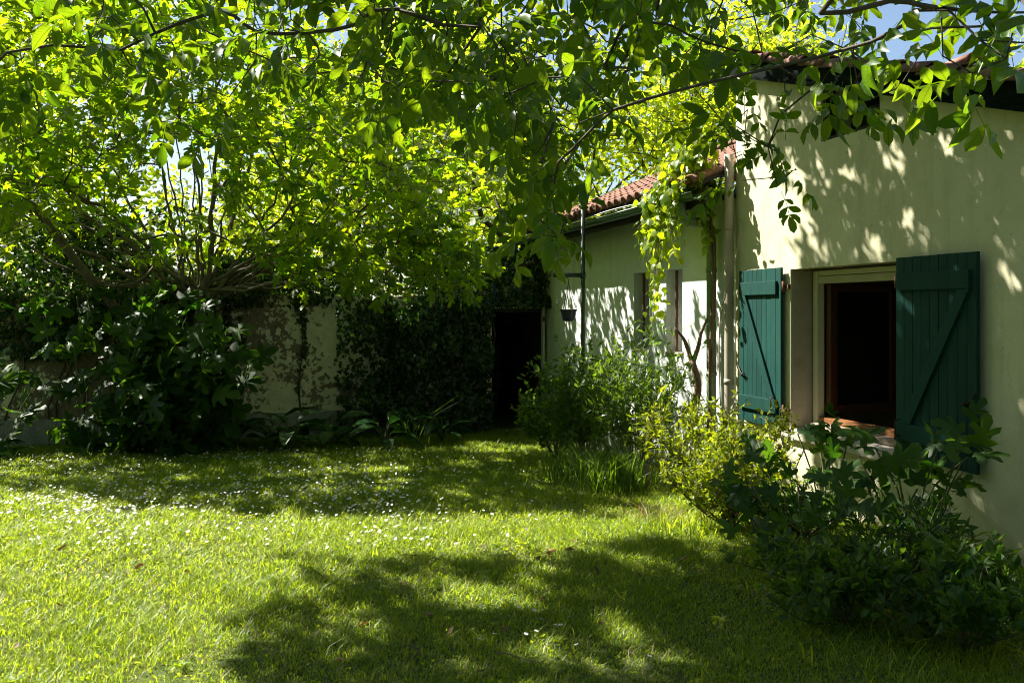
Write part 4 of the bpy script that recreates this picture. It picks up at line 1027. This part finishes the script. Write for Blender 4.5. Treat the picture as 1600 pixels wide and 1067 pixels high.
# ------------------------------------------------------------------ shrubs along the houses
def shrub(name, label, base, w, h, nst, per, tpl, size, mat, stem_mat='green_stem', cat_='shrub', up=0.6, group=None, droop=-.1, side=6):
    base = np.asarray(base, float); T = empty(name, base); tag(T, label, cat_, group)
    sk = Skeleton(base); sk.tips = []
    for k in range(nst):
        a = random.uniform(0, 2 * PI); R = math.sqrt(random.random()); hh = h * random.uniform(.6, 1.0) * (1 - .3 * R)
        x, y = math.cos(a) * R * w[0], math.sin(a) * R * w[1]
        e = base + np.array([x, y, hh]); m = base + np.array([x * (.35 + .4 * (1 - up)), y * (.35 + .4 * (1 - up)), hh * .5])
        j = 0
        for p in smooth_path([base, m + rng.normal(0, .03, 3), e], 9)[1:]: j = sk.chain(j, [p])
        sk.tips.append(j); main = j
        for q in range(side):
            b = main
            for _ in range(random.randrange(0, 6)): b = sk.par[b]
            d = rng.normal(0, 1, 3); d[2] = abs(d[2]) * .8; d /= np.linalg.norm(d); L = h * random.uniform(.10, .24)
            j2 = b
            for i in range(1, 4): j2 = sk.chain(j2, [sk.P[b] + d * L * i / 3 + np.array([0, 0, .02 * i])])
            sk.tips.append(j2)
    V, Tt, _ = sk.tubes(.0022, 2.2, .012, 4); meshobj('stems', np_mesh('stems', V - base, Tt, stem_mat), T)
    data = twig_leaves(sk, per, size * .18, [tpl], size, droop=droop, jitter=.8, tilt=.6, back=4)
    foliage_obj('foliage', leaves_mesh('foliage', [tpl], data, mat, base), T)
    return T
def wg(s, d): 
    p = W(s, d, 0); return onground(p[0], p[1])
shrub('leafy_shrub', 'tall leafy shrub below the two barred windows', wg(3.05, .85), (.62, .62), 1.75, 34, 10, LANCE, .11, 'shrub_leaf')
shrub('leafy_shrub', 'leafy shrub in front of the iron post foot', wg(4.2, 1.0), (.70, .6), 1.55, 34, 10, OVATE, .095, 'shrub_leaf')
shrub('leafy_shrub', 'low pale shrub nearest the dark doorway', wg(5.5, .95), (.6, .55), 1.1, 24, 9, OVATE, .085, 'shrub_leaf')
shrub('leafy_shrub', 'light green shrub at the gnarled vine stem', wg(2.2, .75), (.45, .4), 1.0, 14, 9, LANCE, .10, 'golden_leaf')
shrub('golden_shrub', 'sunlit golden shrub with small leaves below the teal shutter', wg(1.25, .80), (.70, .60), .92, 40, 13, SMALL, .052, 'golden_leaf', 'dark_bark', side=9)
shrub('golden_shrub', 'golden small-leaved shrub spilling onto the lawn', wg(.45, 1.15), (.55, .55), .70, 36, 13, SMALL, .050, 'golden_leaf', 'dark_bark', side=9)
fig_bush('fig_sapling', wg(.25, .55), 'young fig shoots in front of the window sill', 7, .80, .42, 42, .16, lean=(-.12, 0))
fig_bush('fig_sapling', wg(-.75, .5), 'young fig with broad leaves in front of the dark shutter', 9, .88, .55, 60, .18)
fig_bush('fig_sapling', wg(-.55, 1.15), 'low spreading fig shoots at the lawn edge below the sill', 7, .55, .5, 44, .18)
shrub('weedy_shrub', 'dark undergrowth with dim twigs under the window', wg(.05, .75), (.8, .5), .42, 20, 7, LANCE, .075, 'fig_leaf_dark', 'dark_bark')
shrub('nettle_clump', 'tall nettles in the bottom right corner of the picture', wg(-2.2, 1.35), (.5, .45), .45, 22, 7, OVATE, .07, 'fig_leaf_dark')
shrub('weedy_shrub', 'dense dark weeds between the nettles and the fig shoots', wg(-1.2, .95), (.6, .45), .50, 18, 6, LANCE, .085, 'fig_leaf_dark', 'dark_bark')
shrub('nettle_clump', 'nettles leaning out over the lawn at lower right', wg(-1.75, 1.65), (.5, .4), .34, 22, 7, OVATE, .068, 'shrub_leaf')
shrub('nettle_clump', 'nettle clump close to the wall below the dark shutter', wg(-1.65, 1.05), (.5, .45), .36, 20, 7, OVATE, .07, 'shrub_leaf')
shrub('nettle_clump', 'low nettles between lawn and fig shoots at lower right', wg(-1.2, 1.5), (.5, .45), .28, 20, 7, OVATE, .06, 'shrub_leaf')

# broad-leaved plants at the foot of the garden wall
ARUM = blade_tpl([(0, 0), (0.12, 0.12), (0.4, 0.25), (0.75, 0.16), (1, 0)], 0.35, 0.55)
ARUM_ME = np_mesh('arum_leaf', ARUM[0], ARUM[1], 'arum_leaf', np.full(len(ARUM[0]), .3))
ARUM_LABELS = ['broad-leaved plant at the foot of the peeling plaster patch', 'broad-leaved plant just right of the big fig bush', 'dark broad-leaved plant beside the ivy near the middle of the wall', 'broad-leaved plant leaning onto the lawn edge below the plaster patch',
               'broad-leaved plant nearest the dark doorway', 'low broad-leaved plant between the ivy and the lawn', 'broad-leaved plant half hidden behind the big fig bush']
for lab, (px, Y, n, sz) in zip(ARUM_LABELS, [(430, 13.6, 13, .48), (370, 13.1, 11, .44), (520, 13.6, 13, .46), (455, 12.9, 12, .42), (690, 13.9, 11, .42), (600, 13.3, 13, .44), (330, 13.5, 10, .46)]):
    x = (px - 800) / F * Y; b = onground(x, Y); T = empty('arum_plant', b); tag(T, lab, 'plant', 'broad-leaved plants along the garden wall')
    for i in range(n):
        a = 2 * PI * i / n + random.uniform(-.3, .3); el = random.uniform(.35, 1.0); st = random.uniform(.12, .42)
        p = np.array([math.cos(a) * .12, math.sin(a) * .12, st]); ax_ = (math.cos(a) * math.cos(el), math.sin(a) * math.cos(el), math.sin(el) - .25)
        o = bpy.data.objects.new('leaf', ARUM_ME); o.location = tuple(p); o.rotation_euler = euler_of(ax_, (rng.normal(0, .2), rng.normal(0, .2), 1)); o.scale = (sz * random.uniform(.7, 1.15),) * 3; link(o, T)
        V, Tt = sweep(smooth_path([(0, 0, 0), p * (.4, .4, .6), p], 5), np.full(5, .007), 4)
        if i == 0: acc = []
        acc.append((V, Tt))
    V, Tt, _ = cat(acc); meshobj('stalks', np_mesh('stalks', V, Tt, 'green_stem'), T)

# ------------------------------------------------------------------ grass
def blades(x, y, h, w, lean, mat_var):
    n = len(x); z = ground_z(x, y); a = rng.uniform(0, 2 * PI, n); b = a + rng.normal(PI / 2, .5, n)
    base = np.stack([x, y, z - .004], 1); side = np.stack([np.cos(a), np.sin(a), np.zeros(n)], 1) * (w / 2)[:, None]
    ln = np.stack([np.cos(b), np.sin(b), np.zeros(n)], 1) * (h * lean)[:, None]; up = np.array([0, 0, 1.0]) * h[:, None]
    v0, v1 = base - side, base + side; m = base + up * .55 + ln * .3; v2, v3 = m - side * .8, m + side * .8; v4 = base + up * .92 + ln
    V = np.stack([v0, v1, v2, v3, v4], 1).reshape(-1, 3); k = np.arange(n)[:, None] * 5
    T = np.concatenate([k + [0, 1, 3], k + [0, 3, 2], k + [2, 3, 4]], 0)
    return V, T, np.repeat(mat_var, 5)
def lawn_points(n, y0, y1, margin=1.5):
    out = np.zeros((0, 2))
    while len(out) < n:
        Y = rng.uniform(y0, y1, n * 2); hw = 0.5626 * Y + margin; X = rng.uniform(-1, 1, n * 2) * (0.5626 * y1 + margin)
        P = np.stack([X, Y, 0 * X], 1); s, d = to_sd(P); ok = (abs(X) < hw) & (d > 0.05) & (s < SW - 0.05)
        # bare trodden strip in front of the doorway
        out = np.vstack([out, P[ok][:, :2]])
    return out[:n]
def build_grass():
    parts = []
    for y0, y1, n, w in ((2.7, 5.0, 100000, .0042), (5.0, 7.2, 92000, .0052), (7.2, 10.0, 82000, .0068), (10.0, 15.6, 82000, .009)):
        P = lawn_points(n, y0, y1); x, y = P.T
        tuft = np.sin(x * 3.1 + 1.7 * np.sin(y * 2.3)) * np.sin(y * 3.7 + 1.3 * np.sin(x * 2.9)) * .5 + .5
        bare = np.sin(x * 1.9 + 2.3 * np.sin(y * 1.1)) * np.sin(y * 2.4 + 1.9 * np.sin(x * 1.3)); thin = (bare > .62) & (rng.random(n) < .6)
        h = (0.028 + .045 * rng.random(n) ** 1.5) * (.65 + .7 * tuft); s, d = to_sd(np.stack([x, y, 0 * x], 1))
        long_ = rng.random(n) < .012; h = np.where(long_, h * 1.9, h); h = np.where(thin, h * .3, h)
        parts.append(blades(x, y, h, np.full(n, w) * rng.uniform(.7, 1.3, n), rng.uniform(.4, 1.9, n), np.clip(.15 + .6 * rng.random(n) + .2 * (tuft - .5), 0, .95)))
    for y0, y1, n, w in ((3.2, 5.5, 16000, .022), (5.5, 9.0, 16000, .03)):      # clover and small weeds low in the turf
        P = lawn_points(n, y0, y1); pos = np.column_stack([P, ground_z(P[:, 0], P[:, 1]) + rng.uniform(.01, .045, n)])
        parts.append(scatter(SMALL, pos, rot_noise(np.tile([0, 0, .15], (n, 1)), 1.0), rot_noise(np.tile([0, 0, 1.0], (n, 1)), .5), w * rng.uniform(.5, 1.2, n), .2 + .75 * rng.random(n)))
    n = 170; P = lawn_points(n, 3.4, 8.6)       # flat rosettes of broad weeds
    for i in range(n):
        m = random.randrange(6, 10); a = np.arange(m) * 2 * PI / m + rng.normal(0, .3, m); c = np.array([P[i, 0], P[i, 1], float(ground_z(P[i, 0], P[i, 1])) + .02])
        parts.append(scatter(LANCE if i % 2 else OVATE, np.tile(c, (m, 1)), np.stack([np.cos(a), np.sin(a), rng.uniform(.15, .7, m)], 1), np.tile([0, 0, 1.0], (m, 1)), rng.uniform(.035, .07, m), np.full(m, random.uniform(0, .4))))
    V, T, R = cat(parts); o = meshobj('grass', np_mesh('grass', V, T, 'grass_blade', R)); tag(o, 'short sunlit and shaded lawn grass', 'grass', kind='stuff')
    # dry stalks mixed in
    P = lawn_points(15000, 3.2, 9.0); x, y = P.T; n = len(x)
    V, T, R = blades(x, y, rng.uniform(.02, .07, n), np.full(n, .0045), rng.uniform(.6, 1.8, n), rng.random(n)); o = meshobj('dry_grass', np_mesh('dry_grass', V, T, 'straw', R)); tag(o, 'dry straw coloured stalks scattered through the lawn', 'grass', kind='stuff')
build_grass()
def grass_tuft(label, base, n, h, spread, mat='grass_blade', lean=.6):
    T = empty('grass_tuft', base); tag(T, label, 'grass tuft'); x = rng.normal(0, spread, n); y = rng.normal(0, spread, n)
    V, Tt, R = blades(base[0] + x, base[1] + y, h * rng.uniform(.5, 1.1, n), rng.uniform(.006, .012, n), rng.uniform(.2, lean * 2, n), rng.random(n)); V -= base
    foliage_obj('blades', np_mesh('blades', V, Tt, mat, R), T)
grass_tuft('clump of long green grass blades at the bed edge', onground(1.0, 9.0), 420, .55, .20, 'shrub_leaf')
grass_tuft('long grass clump in front of the low pale shrub', onground(.75, 9.8), 300, .45, .2, 'shrub_leaf')
grass_tuft('dry straw coloured grass tuft beside the golden shrub', onground(1.2, 7.4), 130, .16, .16, 'straw', 1.0)
grass_tuft('sunlit long grass at the foot of the golden shrub', onground(1.35, 6.9), 180, .2, .2)
grass_tuft('thin upright blades among the broad-leaved plants', onground(-1.45, 13.2), 22, .8, .1, 'shrub_leaf')
grass_tuft('long grass in the bottom right corner of the lawn', onground(1.75, 4.15), 110, .15, .3)

# daisies
def daisy_geo(n_pet=8):
    V = [(0, 0, .006)] ; T = []; M = []
    for k in range(n_pet):
        a = 2 * PI * k / n_pet; V.append((math.cos(a), math.sin(a), 0))
    for k in range(n_pet): T.append((0, 1 + k, 1 + (k + 1) % n_pet)); M.append(0)
    b = len(V); V.append((0, 0, .25))
    for k in range(5):
        a = 2 * PI * k / 5; V.append((math.cos(a) * .36, math.sin(a) * .36, .12))
    for k in range(5): T.append((b, b + 1 + k, b + 1 + (k + 1) % 5)); M.append(1)
    b = len(V); V += [(-.06, 0, 0), (.06, 0, 0), (0, 0, -4.5)]; T.append((b, b + 1, b + 2)); M.append(2)
    return np.array(V, float), np.array(T), np.array(M)
DA = daisy_geo()
def build_daisies():
    pts = []
    while len(pts) < 2700:
        px = random.uniform(-40, 900); py = 705 + 165 * random.random() ** 1.1
        Y = CAM_H * F / (py - 484)
        for _ in range(4): Y = (CAM_H - float(ground_z((px - 800) / F * Y, Y))) * F / (py - 484)
        x = (px - 800) / F * Y
        dens = .35 + .65 * (math.sin(x * 1.9 + 2) * math.sin(Y * 1.4 + x) > -.15)
        if px > 560: dens *= max(0.08, 1 - (px - 560) / 300)
        if py > 815: dens *= .3
        if random.random() > dens: continue
        pts.append((x, Y))
    P = np.array(pts); n = len(P); z = ground_z(P[:, 0], P[:, 1]) + rng.uniform(.05, .09, n)
    pos = np.column_stack([P, z]); nr = rot_noise(np.tile([-.2, -.25, 1.0], (n, 1)), .35); ax = rot_noise(np.tile([0, 1.0, 0], (n, 1)), .4)
    V, T, R = scatter((DA[0], DA[1]), pos, ax, nr, rng.uniform(.0085, .0135, n))
    o = meshobj('daisies', np_mesh('daisies', V, T, ['daisy_white', 'daisy_yellow', 'green_stem'], midx=np.tile(DA[2], n))); tag(o, 'hundreds of white daisies across the shaded lawn', 'daisies', kind='stuff')
    me = np_mesh('daisy', DA[0], DA[1], ['daisy_white', 'daisy_yellow', 'green_stem'], midx=DA[2])
    for px, py in [(748, 1013), (773, 1005), (812, 962), (822, 1005), (838, 1000), (850, 967), (868, 990), (876, 990), (752, 960), (900, 1021), (1015, 1038), (846, 981), (835, 967), (988, 877)]:
        Y = CAM_H * F / (py - 484); x = (px - 800) / F * Y
        o = meshobj('daisy', me, None, (x, Y, float(ground_z(x, Y)) + .05), (random.uniform(-.3, .5), random.uniform(-.3, .3), random.uniform(0, 6))); o.scale = (.012,) * 3
        tag(o, 'lone white daisy in the shaded foreground lawn', 'daisy', 'lone daisies in the foreground grass')
build_daisies()

# fallen leaves and a twig
def build_litter():
    V, T = blade_tpl([(0, 0), (0.25, 0.22), (0.6, 0.28), (0.85, 0.16), (1, 0)], 0.7, -0.35)
    mes = []
    for k in range(3):
        Q = V.copy(); Q[:, 2] += .08 * np.sin(Q[:, 0] * 17 + k * 2) * np.cos(Q[:, 1] * 9 + k); mes.append(np_mesh('fallen_leaf', Q, T, 'dry_leaf', np.full(len(Q), .3)))
    spots = [(292, 932), (210, 895), (345, 905), (20, 1020), (100, 955), (440, 858), (500, 868), (640, 868), (690, 874), (840, 880), (856, 864), (632, 910), (840, 944), (625, 940), (745, 1058), (660, 965), (300, 900), (205, 970), (75, 975), (860, 870), (890, 845), (880, 862), (1010, 850),
             (240, 880), (415, 930), (560, 985), (935, 905), (1000, 910), (1060, 885), (700, 1000), (780, 995), (945, 985), (520, 1040), (470, 940), (90, 865), (160, 840)]
    for i, (px, py) in enumerate(spots):
        Y = CAM_H * F / (py - 484); x = (px - 800) / F * Y
        o = meshobj('fallen_leaf', mes[i % 3], None, (x, Y, float(ground_z(x, Y)) + .022), (random.uniform(-.5, .5), random.uniform(-.5, .5), random.uniform(0, 6.28))); o.scale = (random.uniform(.04, .075),) * 3
        tag(o, 'small dry brown leaf lying in the lawn grass', 'leaf', 'dry leaves on the lawn')
    b = un(775, 1030, 4.25); b[2] = .05; T_ = empty('fallen_twig', b); tag(T_, 'thin curved brown twig lying on the lawn at the bottom', 'twig')
    V, T = sweep(smooth_path([(0, 0, 0), (.05, -.06, .02), (.11, -.09, .01), (.20, -.16, .015)], 12), np.linspace(.004, .002, 12), 5); meshobj('stem', np_mesh('stem', V, T, 'vine_bark'), T_)
    b = un(648, 1035, 4.2); b[2] = .05; T_ = empty('fallen_twig', b); tag(T_, 'short forked grey twig lying in the foreground grass', 'twig')
    V, T = sweep(smooth_path([(0, 0, 0), (.02, .06, .02), (.01, .13, .015)], 8), np.linspace(.005, .003, 8), 5); meshobj('stem', np_mesh('stem', V, T, 'dark_bark'), T_)
    V, T = sweep(smooth_path([(.015, .05, .015), (-.03, .09, .02), (-.07, .10, .01)], 6), np.linspace(.004, .002, 6), 5); meshobj('side_stem', np_mesh('side_stem', V, T, 'dark_bark'), T_)
    # short weathered stake at the bed edge
    b = onground(1.36, 9.25); K = empty('wooden_stake', b); tag(K, 'short pale weathered stake at the edge of the bed', 'stake')
    V, T = sweep(np.array([(0, 0, -.05), (.01, 0, .12), (.0, .01, .24)]), [.05, .047, .043], 9); meshobj('post', np_mesh('post', V, T, 'sill_wood', smooth=False), K)
build_litter()
